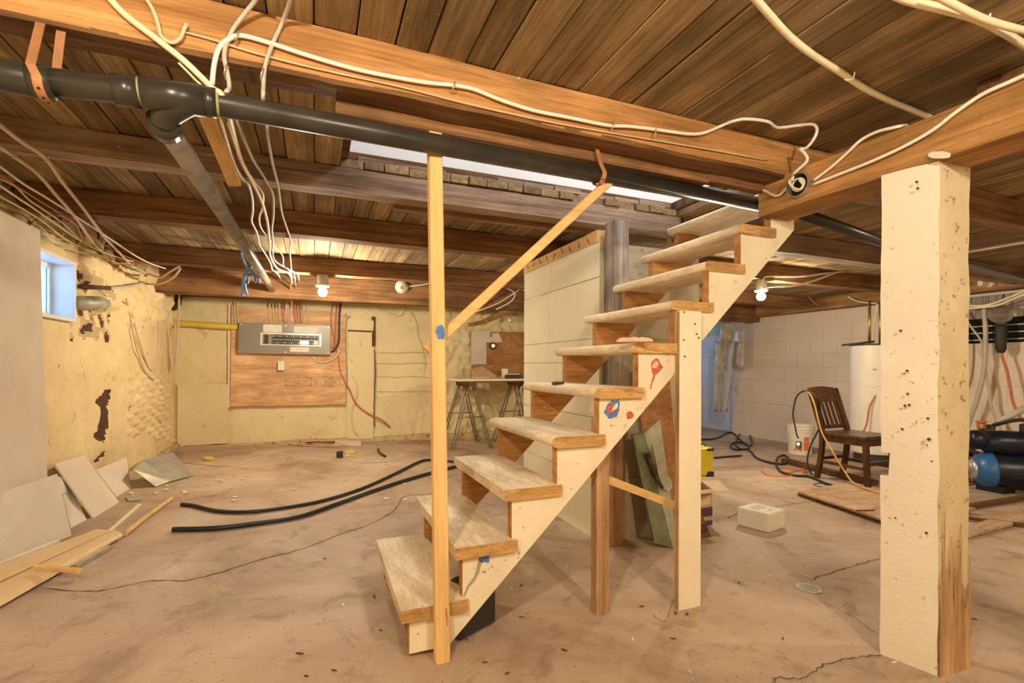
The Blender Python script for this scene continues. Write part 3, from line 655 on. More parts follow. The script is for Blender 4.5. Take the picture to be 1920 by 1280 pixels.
# iron trap and pipe along the top of the back wall
Yw = 6.72
tag(MB().tube(spline([aty(317, 540, Yw), aty(318, 562, Yw), aty(324, 577, Yw), aty(333, 570, Yw), aty(336, 556, Yw), aty(345, 551, Yw), aty(400, 553, Yw), aty(470, 556, Yw), aty(515, 557, Yw)], 5), .033, 14).build('iron_trap', 'rubber_black', smooth=True), 'black iron trap and pipe along the top of the back wall', 'pipe')
tag(MB().tube(spline([aty(322, 607, 6.80), aty(340, 606, 6.79), aty(400, 610, 6.78), aty(446, 613, 6.78)], 4), .036, 14).build('conduit', 'conduit_yellow', smooth=True), 'yellow conduit running into the side of the breaker panel', 'conduit')
tag(MB().tube([atx(136, 568, XL+.01), atx(180, 568, XL+.05), atx(193, 568, XL+.05)], .05, 16).build('pipe_stub', 'galv_dull', smooth=True), 'grey pipe stub in the wall beside the vinyl window', 'pipe')
tag(MB().tube([atx(152, 537, XL+.05), atx(207, 540, XL+.05)], .016, 10).build('iron_rod', 'iron_rust', smooth=True), 'rusty rod end on the wall above the pipe stub', 'rod')

# ================================================================ CABLES
def cable(label, mat, r, pts, name='cable', cat='cable', group=None, n=7, clips=()):
    """pts: (u, v, 'x'|'y'|'z'|'f', value)"""
    P = []
    for q in pts:
        if len(q) == 3: P.append(Vector(q)); continue
        u, v, k, a = q; P.append({'x': atx, 'y': aty, 'z': atz}[k](u, v, a) if k != 'f' else atf(u, v, a))
    o = MB().tube(spline(P, 5), r, n).build(name, mat, smooth=True)
    return tag(o, label, cat, group)
YJ = 1.554-.013; ZJ = JB-.012; ZC = C-.014
def Y(y, *uv): return [(u, v, 'y', y) for u, v in uv]
def Z(z, *uv): return [(u, v, 'z', z) for u, v in uv]
def X(x, *uv): return [(u, v, 'x', x) for u, v in uv]
def FL(h, *uv): return [(u, v, 'f', h) for u, v in uv]
cable('thick cream cable crossing the orange joist into the black pipe', 'cable_cream', .0085, Y(YJ, (198, -12), (235, 28), (300, 78), (350, 118), (398, 165), (420, 185))+Z(ZJ, (437, 245), (452, 300), (476, 345), (492, 380), (502, 420), (505, 455), (507, 480))+Z(ZJ, (520, 503), (541, 512), (547, 525), (545, 540))+Y(6.78, (548, 575), (549, 604)))
cable('thin cream wire beside the thick cable on the orange joist', 'cable_cream', .003, Y(YJ, (335, 118), (352, 135), (370, 153), (392, 172)))
cable('white cable stapled along the whole orange joist to the junction box', 'cable_white', .0065, Y(YJ, (398, 158), (402, 120), (412, 88), (432, 72), (455, 67), (510, 82), (580, 105), (660, 128), (730, 143), (800, 155), (850, 160), (890, 168), (940, 188), (1000, 207), (1070, 221), (1140, 235), (1180, 237), (1230, 243), (1290, 251), (1320, 249))+Z(ZC+.004, (1352, 236), (1375, 227), (1400, 223), (1440, 228), (1458, 239), (1495, 235))+[(1524, 233, 'x', 1.90), (1532, 244, 'x', 1.93), (1525, 262, 'x', 1.93), (1512, 277, 'x', 1.93), (1500, 279, 'x', 1.925), (1509, 288, 'x', 1.925), (1513, 302, 'x', 1.925), (1490, 325, 'x', 1.922), (1482, 345, 'x', 1.922)])
cable('grey cable coming down over the orange joist left of centre', 'cable_grey', .006, Z(ZC, (490, -20), (478, 2))+Y(YJ, (440, 50), (424, 85), (421, 110), (427, 140), (430, 165), (424, 178))+Z(ZJ, (440, 218), (458, 262), (475, 300), (489, 322), (503, 345), (512, 365), (513, 400), (510, 430))+Z(ZJ, (512, 455), (511, 470), (517, 490), (545, 507), (552, 515))+Y(6.78, (556, 560), (558, 604)))
cable('grey cable hanging straight past the joist beside the tee loop', 'cable_grey', .006, Z(ZC, (548, -20), (543, 5))+Y(YJ, (528, 45), (510, 85), (497, 125), (494, 160), (494, 190))+Z(ZJ, (500, 232), (503, 260), (512, 310), (522, 350), (528, 395), (537, 425), (545, 450), (543, 470), (545, 490), (547, 508), (555, 512), (560, 520))+Y(6.78, (560, 540), (565, 560), (566, 604)))
cable('white cable running from the wood cleat to the breaker panel', 'cable_white', .006, Z(ZJ, (412, 218), (425, 262), (438, 305), (455, 335), (466, 345), (473, 370), (474, 395), (472, 415), (480, 432), (484, 445))+Z(ZJ, (487, 460), (500, 480), (508, 495), (511, 506), (522, 515))+Y(6.78, (528, 530), (538, 541), (545, 560), (546, 604)))
cable('thin white cable beside the cleat looping over the lit joist', 'cable_white', .005, Z(ZJ, (428, 230), (448, 290), (462, 318), (478, 342), (490, 357), (494, 368), (492, 390), (486, 408), (490, 428))+Z(ZJ, (505, 448), (515, 462), (530, 480), (532, 500), (545, 510))+Y(6.78, (552, 530), (549, 545), (541, 555), (536, 575), (535, 604)))
# left bundle stapled under the joists
cable('tan cable at the top of the bundle over the drywall sheet', 'cable_tan', .0085, Z(ZJ, (-25, 218), (0, 235), (40, 265), (85, 296), (120, 345), (160, 395), (195, 443), (225, 475), (250, 500), (275, 512))+Z(1.80, (300, 520), (318, 510), (335, 500)))
cable('tan cable curving below the topmost cable of the bundle', 'cable_tan', .0085, Z(ZJ, (-25, 262), (0, 275), (25, 292), (70, 325), (105, 365), (140, 405), (175, 455), (210, 490), (240, 510), (270, 530))+Z(1.78, (300, 532), (325, 520), (338, 503)))
cable('white cable in the bundle over the drywall sheet', 'cable_white', .006, Z(ZJ, (-20, 300), (0, 312), (45, 345), (90, 372), (150, 410), (210, 450), (255, 480), (285, 495), (310, 503)))
cable('red wire in the bundle over the drywall sheet', 'cable_red', .004, Z(ZJ, (-20, 318), (0, 328), (40, 355), (85, 383), (130, 410), (165, 437), (210, 468), (260, 490), (300, 500)))
cable('yellow wire in the bundle crossing above the window', 'cable_yellow', .005, Z(ZJ, (-20, 325), (0, 335), (30, 350), (55, 375), (85, 395), (120, 420), (155, 452), (190, 470), (215, 486)))
cable('white cable low in the bundle above the window', 'cable_white', .006, Z(ZJ, (-20, 335), (0, 348), (40, 375), (70, 395), (120, 430), (170, 462), (215, 480), (250, 490)))
cable('yellow wire lowest in the bundle above the window', 'cable_yellow', .005, Z(1.83, (-20, 352), (0, 368), (40, 390), (80, 415), (125, 450), (170, 472), (210, 488)))
cable('pink wire dropping from the bundle to the rubble wall top', 'cable_red', .003, Z(1.84, (110, 402), (140, 420), (152, 440), (160, 460), (185, 485), (215, 495), (260, 497)))
cable('pale green wire along the rubble wall top', 'cable_grey', .004, X(XL+.07, (70, 420), (105, 450), (140, 470), (180, 480)))
cable('long cable loop hanging in the corner beside the iron trap', 'cable_tan', .011, Y(6.55, (300, 500), (306, 520), (312, 580), (318, 640), (321, 672), (325, 692), (330, 680), (334, 620), (336, 550), (335, 505)))
cable('cable loop hanging left of the long corner loop', 'cable_tan', .010, Y(6.62, (300, 560), (301, 600), (300, 650), (302, 690), (308, 698), (313, 690), (314, 640), (309, 560), (305, 505)))
cable('old tan cable drooping on the wall by the window', 'cable_tan', .008, X(XL+.035, (237, 560), (243, 585), (252, 635), (262, 672), (275, 700), (288, 712)))
cable('old tan cable drooping lower beside the corner loops', 'cable_tan', .008, X(XL+.035, (239, 562), (248, 590), (257, 625), (268, 660), (280, 690), (290, 690), (297, 660), (299, 610), (299, 570)))
cable('short cable stub pointing out of the corner', 'cable_white', .010, Y(6.5, (342, 500), (347, 512), (349, 523), (345, 532)))
cable('grey sleeve on the wall above the pipe stub', 'cable_grey', .012, X(XL+.06, (207, 540), (240, 537), (268, 530)))
# wires dropping into the panel
for k, (u, mat, nm) in enumerate(((441, 'cable_tan', 'tan'), (446, 'cable_yellow', 'yellow'), (506, 'cable_tan', 'tan'), (513, 'cable_yellow', 'yellow'), (519, 'cable_tan', 'tan'), (524, 'cable_yellow', 'yellow'), (531, 'cable_red', 'red'), (536, 'cable_red', 'red'), (553, 'cable_red', 'red'), (558, 'cable_red', 'red'), (563, 'cable_red', 'red'), (570, 'cable_tan', 'tan'), (577, 'cable_tan', 'tan'))):
    cable('%s wire dropping from the joist into the breaker panel top' % nm, mat, .008, Y(6.79, (u, 562), (u-1, 580), (u+1, 606)), group='%s wires above the breaker panel' % nm)
cable('black cable curving down to the side of the breaker panel', 'cable_black', .013, Y(6.79, (640, 562), (637, 580), (636, 610), (635, 640), (628, 655), (621, 660)))
cable('thick red cable beside the black one at the plywood edge', 'cable_red', .011, Y(6.79, (632, 562), (630, 590), (629, 620), (628, 645), (622, 652)))
cable('second red cable at the plywood edge', 'cable_red', .010, Y(6.80, (625, 565), (621, 590), (622, 615), (627, 640), (624, 655)))
cable('red cable running from the plywood edge down to the floor', 'cable_red', .012, Y(6.80, (628, 650), (634, 668), (638, 695), (645, 712), (655, 730), (668, 757), (690, 775), (720, 790))+FL(.01, (752, 822), (790, 832)))
cable('thin amber wire sagging under the red cable by the wall', 'cable_tan', .007, Y(6.80, (660, 702), (668, 720), (670, 740), (660, 770), (662, 800), (672, 818)))
cable('brown cable looping below the breaker panel', 'cable_tan', .016, Y(6.79, (586, 668), (592, 676), (604, 679), (618, 676), (630, 668), (637, 655)))
cable('grey flexible conduit down the plywood edge', 'cable_grey', .014, Y(6.82, (655, 592), (648, 600), (645, 640), (648, 690), (649, 720)))
cable('brown wire draped along the top of the back wall', 'cable_tan', .006, Y(6.80, (680, 565), (710, 578), (740, 590), (752, 590), (760, 575)))
cable('thin wire hanging down the cream wall by the newel', 'cable_tan', .005, Y(6.82, (770, 586), (780, 605), (782, 625), (790, 650), (795, 680), (792, 702)))
cable('thin grey wire strung across the red joist in the corner', 'cable_grey', .005, Y(5.88, (305, 478), (340, 486), (400, 486), (420, 492))); cable('second thin grey wire crossing on the red joist', 'cable_grey', .005, Y(5.88, (300, 487), (360, 490), (410, 484), (436, 490)))
# right-hand side overhead
cable('thick cream cable curving over the ceiling planks to the girder', 'cable_cream', .0105, Z(ZC, (1405, -15), (1440, 25), (1480, 68), (1520, 100), (1575, 135), (1620, 165), (1670, 190), (1727, 213), (1780, 236), (1830, 258)))
cable('thick cream cable across the top right planks', 'cable_cream', .0115, Z(ZC, (1660, -18), (1700, 0), (1760, 15), (1830, 35), (1880, 60), (1935, 95)))
cable('second cream cable crossing the top right planks', 'cable_cream', .010, Z(ZC-.02, (1750, -12), (1790, 10), (1840, 34), (1890, 50), (1935, 60)))
cable('white cable from the junction box up over the girder', 'cable_white', .006, X(1.932, (1526, 338), (1560, 312), (1590, 285), (1615, 262), (1645, 247))+[tuple(atx(1672, 240, 1.932)), tuple(atx(1690, 236, 1.95)), tuple(atx(1700, 235, 2.05))])
cable('white cable from the junction box along the girder face', 'cable_white', .0065, X(1.930, (1526, 345), (1570, 328), (1640, 300), (1700, 272), (1750, 243), (1790, 212), (1840, 178), (1890, 155), (1935, 135)))
cable('old brown cable entering the junction box from the pipe end', 'cable_tan', .006, X(1.930, (1475, 352), (1462, 365), (1450, 366), (1432, 357))+[(1405, 350, 'y', 1.70)])
cable('white cable on the joist leading to the bulb by the block wall', 'cable_white', .010, Y(3.455, (1430, 540), (1432, 522), (1445, 518), (1500, 518), (1550, 512), (1600, 507), (1660, 502)))
cable('second white cable sagging to the bulb by the block wall', 'cable_white', .010, Y(3.44, (1430, 540), (1450, 537), (1490, 535), (1530, 525), (1570, 510), (1610, 505)))
cable('thin pale wire between the joists behind the right bulb', 'cable_tan', .006, Y(4.86, (1500, 540), (1540, 580), (1565, 600), (1600, 585), (1630, 570)))
cable('white cable sagging off the joist behind the painted post', 'cable_white', .009, X(6.6, (1590, 556), (1610, 565), (1645, 569)))
for k, (nm, pts) in enumerate((('upper', ((1797, 571), (1840, 573), (1870, 566), (1920, 546), (1935, 540))), ('lower', ((1797, 578), (1830, 577), (1870, 572), (1900, 560), (1935, 546))))):
    cable('%s cream cable strung below the sill beam behind the post' % nm, 'cable_cream', .012, X(6.6, *pts))
cable('white cable slung between dark joists right of the post', 'cable_white', .008, Z(1.80, (1780, 478), (1840, 468), (1885, 460), (1935, 452)))
cable('grey conduit hanging down the block wall behind the post', 'cable_grey', .022, X(6.7, (1845, 575), (1847, 600), (1848, 640), (1845, 690), (1835, 740), (1815, 800), (1805, 840)))
cable('grey cable bending down from the conduit to the pump', 'cable_grey', .014, X(6.72, (1846, 690), (1855, 730), (1858, 760), (1870, 790), (1885, 830)))
cable('red cable on the block wall close to the post', 'cable_red', .012, X(6.74, (1802, 590), (1808, 620), (1812, 650), (1810, 690), (1803, 720)))
cable('dark cable slanting across the small dark window', 'cable_grey', .010, X(6.70, (1803, 585), (1820, 612), (1840, 640), (1842, 670)))
cable('brown cable sleeve on the corner of the block wall', 'cable_cream', .016, X(6.62, (1646, 570), (1640, 600), (1636, 640)))
# cream cables over the sawhorse table
for k, pts in enumerate((((840, 532), (870, 528), (920, 530), (950, 540), (965, 550), (958, 565), (930, 580)), ((845, 528), (890, 532), (930, 528), (960, 535), (985, 545)), ((890, 585), (930, 570), (960, 552), (985, 535)))):
    cable('white cable slung from the joist over the sawhorse table', 'cable_white', .009, Y(5.80, *pts), group='white cables over the sawhorse table')
cable('red cable slung over the sawhorse table', 'cable_red', .009, Y(5.82, (900, 582), (940, 560), (985, 540)))
cable('white cable along the reddish joist from the porcelain holder', 'cable_white', .008, Y(5.88, (765, 537), (790, 534), (808, 531), (840, 528)))
cable('dark old wire stapled along the orange joist under the white cable', 'cable_tan', .0025, Y(YJ+.004, (345, 60), (400, 75), (480, 100), (600, 130), (760, 165), (900, 200), (1050, 232), (1200, 258), (1330, 280), (1440, 300)))
cable('old twisted wires on the orange joist near its left end', 'cable_tan', .005, Y(YJ, (268, -10), (285, 15), (295, 40), (303, 68), (322, 80), (338, 72), (345, 55), (350, 45)))
# staples over the big cables
for k, (u, v, kk, a, mt_) in enumerate(((850, 162, 'y', YJ, 'galv'), (1147, 236, 'y', YJ, 'galv'), (446, 70, 'y', YJ, 'galv'), (1592, 143, 'z', ZC, 'white_plastic'), (1843, 36, 'z', ZC-.01, 'white_plastic'), (85, 297, 'z', ZJ, 'galv'), (25, 291, 'z', ZJ, 'galv'), (424, 132, 'y', YJ, 'galv'), (492, 139, 'y', YJ, 'galv'), (1226, 250, 'y', YJ, 'galv'))):
    p = aty(u, v, a) if kk == 'y' else atz(u, v, a); dn = Vector((0, -1, 0)) if kk == 'y' else Vector((0, 0, -1)); sd = Vector((.25, 0, 1)).normalized() if kk == 'y' else Vector((.8, -.6, 0)); q = .013
    b = MB().tube(spline([p-sd*q*1.3-dn*.013, p-sd*q+dn*.008, p+dn*.0125, p+sd*q+dn*.008, p+sd*q*1.3-dn*.013], 4), .0025, 6)
    tag(b.build('cable_staple', mt_, smooth=True), ('white plastic' if mt_ == 'white_plastic' else 'metal')+(' cable staple on the ceiling planks' if kk == 'z' and a > 1.9 else ' cable staple on the tan bundle cable' if kk == 'z' else ' cable staple on the orange joist'), 'staple', 'cable staples')

# ================================================================ ELECTRICAL
jb = thing('junction_box', 'open round metal junction box with coiled wires on the girder', 'junction box', atx(1503, 372, 1.93)); c_ = atx(1503, 348, 1.944)
MB().lathe([(.052, 0), (.052, .03), (.048, .03), (.048, .004), (0, .004)], c_, (-1, 0, 0), 18).build('box_body', 'galv', jb)
MB().lathe([(0, 0), (.047, 0), (.047, .001), (0, .001)], c_+Vector((-.005, 0, 0)), (-1, 0, 0), 18).build('box_back', 'void', jb)
for k in range(4):
    P = [c_+Vector((-.02-.006*k, .03*math.cos(a+k), .028*math.sin(a+k*1.3))) for a in (0, .9, 1.9, 2.9, 3.8, 4.6)]; MB().tube(spline(P, 4), .004, 6).build('wire', 'cable_white' if k % 2 else 'cable_cream', jb, smooth=True)
YP = 6.80
ply = thing('plywood_board', 'square plywood backing board screwed to the plastered wall', 'plywood', (aty(540, 760, YP)).to_tuple())
pc = [aty(434, 572, YP), aty(648, 585, YP), aty(648, 758, YP), aty(432, 762, YP)]
MB().slab(pc, (0, .03, 0)).build('board', 'plywood', ply)
def onply(u, v): return aty(u, v, YP-.0006)
def stroke(uv, w_, par, mat='ink', Yk=YP-.0012, nm='stamp_line'):
    P = [aty(u, v, Yk) for u, v in uv]; b = MB()
    for p, q in zip(P, P[1:]):
        d = (q-p).normalized(); n_ = Vector((-d.z, 0, d.x))*w_/2; b.slab([p+n_, p-n_, q-n_, q+n_], (0, .0008, 0))
    b.build(nm, mat, par)
stroke([(535, 709), (584, 709), (584, 723), (535, 723), (535, 709)], .006, ply)
stroke([(538, 714), (540, 716), (543, 716), (545, 714), (547, 715), (551, 715), (560, 715), (564, 716)], .006, ply); stroke([(567, 714), (572, 714), (575, 715), (579, 713)], .008, ply); stroke([(552, 720), (556, 719), (563, 718.5)], .007, ply)
stroke([(589, 711), (595, 711), (595, 721), (589, 721), (589, 711)], .004, ply); stroke([(590, 714), (594, 714)], .008, ply); stroke([(590, 718), (594, 718)], .008, ply); stroke([(598, 719), (601, 716), (604, 717)], .006, ply); stroke([(607, 719), (610, 715), (613, 713), (613, 720), (607, 720)], .008, ply)
stroke([(617, 707), (625, 707), (625, 724), (617, 724), (617, 707)], .007, ply); stroke([(619, 710), (623, 710)], .014, ply); stroke([(621, 714), (621, 722)], .010, ply); stroke([(628, 710), (634, 711)], .014, ply); stroke([(629, 714), (629, 720)], .010, ply); stroke([(637, 707), (637, 723)], .006, ply)
tag(MB().slab([aty(428, 570, YP+.03), aty(433.5, 570, YP+.03), aty(432, 763, YP+.03), aty(427, 765, YP+.03)], (0, .03, 0)).build('wood_strip', 'paint_cream'), 'cream batten standing along the edge of the plywood board', 'wood strip')
pan = thing('breaker_panel', 'grey breaker panel mounted sideways on the plywood', 'breaker panel', aty(533, 665, YP-.05).to_tuple())
q = [(448, 604), (620, 610), (619, 665), (446, 662)]; Yc = YP-.085
MB().slab([aty(u, v, YP-.003) for u, v in ((452, 607), (616, 612), (615, 663), (450, 660))], (0, -.08, 0)).build('box', 'panel_grey', pan)
cov = MB().slab([aty(u, v, Yc) for u, v in q], (0, .006, 0)).bevel(.002).build('cover', 'panel_grey', pan)
def onpan(a, c__): # bilinear on the cover: a right, c down
    u = (448+(620-448)*a)*(1-c__)+(446+(619-446)*a)*c__; v = (604+6*a)*(1-c__)+(662+3*a)*c__; return u, v
def prect(a0, a1, c0, c1, mat, nm, par, th=.003, dy=0.):
    return MB().slab([aty(*onpan(a, c__), Yc-.0008-dy) for a, c__ in ((a0, c0), (a1, c0), (a1, c1), (a0, c1))], (0, -th, 0)).build(nm, mat, par)
prect(.24, .90, .31, .72, 'panel_steel', 'door_frame', pan, .010)
trim = prect(.26, .885, .345, .69, 'panel_grey', 'dead_front', pan, .002, .010)
prect(.285, .325, .38, .66, 'breaker_black', 'main_breaker', pan, .018, .012)
for row, (c0, c1) in enumerate(((.38, .50), (.545, .665))):
    for k in range(20):
        a0 = .365+k*.0252
        if row and 12 <= k <= 15: prect(a0, a0+.023, c0, c1, 'panel_steel', 'filler_plate', pan, .004, .012); continue
        if row and k >= 18: prect(a0, a0+.023, c0, c1, 'white_plastic', 'breaker', pan, .012, .012); continue
        br = prect(a0, a0+.0225, c0, c1, 'breaker_black', 'breaker', pan, .012, .012)
        s0 = c0+.015 if not row else c0+.055
        prect(a0+.006, a0+.017, s0, s0+.045, 'sticker' if (k*7+row) % 3 == 0 else 'panel_grey', 'switch', br, .008, .024)
prect(.265, .47, .04, .29, 'sticker', 'label_sheet', pan, .0015); prect(.60, .865, .07, .28, 'sticker', 'label_sheet', pan, .0015); prect(.565, .77, .76, .92, 'sticker', 'label_sheet', pan, .0015)
for a, c__ in ((.02, .06), (.51, .06), (.98, .06), (.02, .94), (.51, .94), (.98, .94)):
    MB().lathe([(0, 0), (.009, 0), (.009, .004), (0, .005)], aty(*onpan(a, c__), Yc-.0005), (0, -1, 0), 10).build('screw', 'galv', pan)
ot = thing('outlet', 'small white duplex outlet below the breaker panel', 'outlet', aty(527, 695, YP).to_tuple())
MB().slab([aty(u, v, YP+.001) for u, v in ((521, 677), (533, 677), (533, 694), (521, 694))], (0, -.052, 0)).build('box', 'galv_dull', ot); pl_ = MB().slab([aty(u, v, YP-.0545) for u, v in ((521, 677), (533, 677), (533, 694), (521, 694))], (0, -.006, 0)).bevel(.002).build('cover_plate', 'white_plastic', ot)
for v in (682, 689): MB().lathe([(0, 0), (.016, 0), (.016, .003), (0, .003)], aty(527, v, YP-.061), (0, -1, 0), 12).build('socket', 'sticker', pl_)
t_ = thing('lamp_holder', 'empty white porcelain lamp holder on the reddish joist', 'lamp holder', aty(753, 547, 5.90).to_tuple()); c_ = aty(753, 538, 5.895)
MB().lathe([(.075, 0), (.08, .012), (.06, .03), (.045, .05), (.04, .075), (.03, .078)], c_, (0, -1, -.2), 18).build('holder', 'porcelain', t_, smooth=True); MB().lathe([(0, 0), (.03, 0), (.028, .006), (0, .006)], c_+Vector((0, -.074, -.015)), (0, -1, -.2), 12).build('socket', 'galv', t_)
# blue rope tied to the grey branch
rp = thing('rope', 'blue rope knotted round the grey drain branch', 'rope', aty(462, 555, 4.6).to_tuple()); Yr = 4.75
for pts in (((452, 470), (454, 482), (460, 496), (467, 508)), ((474, 470), (475, 485), (472, 498), (468, 508)), ((452, 470), (460, 466), (470, 466), (474, 470))): MB().tube(spline([aty(u, v, Yr-.03) for u, v in pts], 4), .009, 7).build('strand', 'rope_blue', rp, smooth=True)
for pts, r_ in ((((460, 507), (468, 504), (474, 512), (466, 516), (460, 510)), .016), (((458, 514), (456, 530), (455, 545), (454, 555)), .012), (((459, 530), (461, 545), (464, 552)), .010), (((470, 512), (478, 518), (478, 530)), .010), (((472, 512), (484, 520), (486, 530)), .010), (((464, 514), (466, 525), (464, 532)), .007)):
    MB().tube(spline([aty(u, v, Yr-.05) for u, v in pts], 4), r_, 7).build('knot' if r_ > .015 else 'tail', 'rope_blue', rp, smooth=True)

# ================================================================ LEFT SIDE: BOARDS AND SCRAP
UPZ = Vector((0, 0, 1))
def sheet(name, label, cat, pts, th, mat, group=None, edge=None):
    """a flat sheet through four points, thickened away from the viewer"""
    P = [Vector(p) for p in pts]; n = (P[1]-P[0]).cross(P[2]-P[0]).normalized()
    if n.dot(P[0]-O_) < 0: n = -n
    o = MB().slab(P, n*th).bevel(.0015).build(name, mat); tag(o, label, cat, group); return o
# the two big sheets leaning on the left wall
sheet('drywall_sheet', 'tall tan drywall sheet leaning against the left wall by the window', 'drywall', [atx(75, 432, -1.47), atx(-75, 355, -1.47), Vector((-1.435, 2.7, fz(-1.435, 2.7)+.002)), (lambda p: Vector((p.x, p.y, fz(p.x, p.y)+.002)))(atx(92, 985, -1.435))], .012, 'drywall')
l0, l1 = atf(9, 1053, .001), atf(135, 1004, .001); dlt = Vector((-.10, .0, 0))
sheet('drywall_sheet', 'short pale drywall sheet standing before the tall one', 'drywall', [l1, l0+(l0-l1)*.3, atx(-40, 935, l0.x-.085), atx(108, 888, l1.x-.055)], .012, 'drywall_pale')
sheet('drywall_offcut', 'tilted drywall offcut leaning on the wall past the short sheet', 'drywall', [atf(176, 971, .001), atf(224, 941, .001), atx(158, 853, XL+.07), atx(103, 869, XL+.05)], .012, 'drywall')
sheet('drywall_offcut', 'drywall offcut with a slanted top beside the bent duct', 'drywall', [atf(219, 931, .001), atf(246, 915, .001), atx(237, 857, XL+.085), atx(180, 880, XL+.055)], .012, 'drywall')
sheet('drywall_offcut', 'narrow drywall offcut half hidden behind the tilted one', 'drywall', [atf(133, 990, .001), atf(163, 974, .001), atx(135, 915, XL+.10), atx(112, 905, XL+.08)], .012, 'drywall_pale')
sheet('drywall_offcut', 'small drywall scrap tucked above the short pale sheet', 'drywall', [atx(110, 928, XL+.14), atx(137, 920, XL+.10), atx(128, 895, XL+.075), atx(106, 893, XL+.085)], .012, 'drywall_pale')
# bent sheet metal duct
dk = thing('metal_duct', 'bent galvanized sheet metal duct lying by the wall corner', 'duct', atf(310, 905).to_tuple())
def pl4(nm, pts, th, mat, par):
    P = [Vector(p) for p in pts]; n = (P[1]-P[0]).cross(P[2]-P[0]).normalized(); n = n if n.dot(P[0]-O_) > 0 else -n
    return MB().slab(P, n*th).build(nm, mat, par)
r0, r1 = atf(291, 911, .004), atf(363, 893, .005); tA, tB = atf(268, 862, .19), atf(318, 855, .17)
pl4('top_panel', [tA, tB+Vector((.02, .02, .03)), atf(363, 890, .02), atf(318, 902, .02)], .003, 'galv', dk)
pl4('side_panel', [tA, atf(318, 902, .02), atf(292, 912, .005), atf(250, 880, .15)], .003, 'galv_dull', dk)
pl4('back_flap', [atf(250, 880, .15), tA, tA+Vector((-.1, .12, -.06)), atf(240, 885, .06)], .003, 'galv_dull', dk)
pl4('bottom_panel', [atf(292, 912, .003), atf(363, 895, .003), atf(345, 880, .003), atf(280, 893, .003)], .002, 'galv_dull', dk)
# siding board and sticks on the floor
s0, s1 = atf(231, 1001, .03), atf(-25, 1146, .03); e0, e1 = atf(207, 994, .03), atf(-25, 1100, .03); g0, g1 = atf(182, 991, .03), atf(-25, 1068, .03)
sd_ = thing('siding_board', 'long tan siding board with a rounded edge lying along the left wall', 'board', s1.to_tuple())
MB().slab([g0, e0+(g0-e0)*.06, e1+(g1-e1)*.06, g1], (0, 0, -.012)).bevel(.002).build('flat_face', 'trim_tan', sd_)
ax = (s1-s0).normalized(); mid0, mid1 = (s0+e0)/2, (s1+e1)/2; b = MB(); prev = None
for p, wv in ((mid0, (s0-e0)/2), (mid1, (s1-e1)/2)):
    rg = [b.bm.verts.new(p+wv*math.cos(a)*.97+UPZ*(-.012+.022*math.sin(a))) for a in [math.pi*k/8 for k in range(9)]]
    if prev:
        for k in range(8): b.bm.faces.new((prev[k], prev[k+1], rg[k+1], rg[k]))
        b.bm.faces.new((prev[0], prev[8], rg[8], rg[0]))
    else: b.bm.faces.new(rg)
    prev = rg
b.bm.faces.new(prev[::-1]); b.build('rounded_edge', 'trim_tan', sd_)
tag(MB().bar(atf(-10, 1062, .02), atf(107, 1016, .02), .03, .02).build('trim_strip', 'trim_white'), 'white trim strip lying between drywall and siding board', 'trim')
tag(MB().tube([atf(235, 1000, .018), atf(275, 968, .018), atf(322, 934, .018)], .014, 8).build('wood_dowel', 'pine_x'), 'pale wood stick pointing away from the siding board', 'stick')
tag(MB().bar(atf(64, 1062, .068), atf(152, 1070, .055), .022, .02).bevel(.003).build('wood_stick', 'pine_x'), 'short wood stick lying across the siding board', 'stick')
tag(MB().bar(atf(138, 1063, .012), atf(205, 1025, .012), .03, .018).build('metal_strip', 'galv'), 'grey metal strip tucked against the siding board', 'strip')
tag(MB().bar(atf(205, 996, .006), atf(262, 945, .006), .02, .01).build('thin_lath', 'trim_white'), 'thin lath on the floor beside the drywall offcuts', 'lath')
tag(MB().slab([atf(236, 932, .004), atf(262, 930, .004), atf(264, 938, .004), atf(240, 940, .004)], (0, 0, .008)).build('metal_scrap', 'galv_dull'), 'flat grey scrap between the offcuts and the duct', 'scrap')
# wall damage: rust-red hole, patch of rubble round the window, corner bumps
hp = [(196, 731), (207, 730), (208, 742), (203, 760), (201, 772), (201, 800), (199, 815), (195, 828), (188, 829), (182, 824), (175, 822), (176, 812), (185, 806), (186, 792), (188, 775), (190, 762), (182, 758), (181, 750), (188, 742)]
def stones(n, box, wallpt, mat, par, s0, s1, seed):
    rnd = random.Random(seed)
    for k in range(n):
        u, v = rnd.uniform(box[0], box[1]), rnd.uniform(box[2], box[3]); c_ = wallpt(u, v); r_ = rnd.uniform(s0, s1)
        if par is wl and WY0-.12 < c_.y < WY1+.10 and WZ0-.08 < c_.z < WZ1+.08: continue
        b = MB()
        bmesh.ops.create_icosphere(b.bm, subdivisions=2, radius=r_)
        for q in b.bm.verts: q.co = q.co*(1+.35*noise.noise(q.co/r_*1.3+Vector((k, seed, 0)))); q.co = Vector((q.co.x*.20, q.co.y*1.25, q.co.z*.85)) if par is wl else Vector((q.co.x*1.25, q.co.y*.28, q.co.z*.85))
        bmesh.ops.translate(b.bm, verts=list(b.bm.verts), vec=c_); b.build('stone', mat, par, smooth=True)
stones(14, (850, 975, 585, 605), lambda u, v: aty(u, v, YB-.02), 'plaster_back', wb, .07, .12, 7)
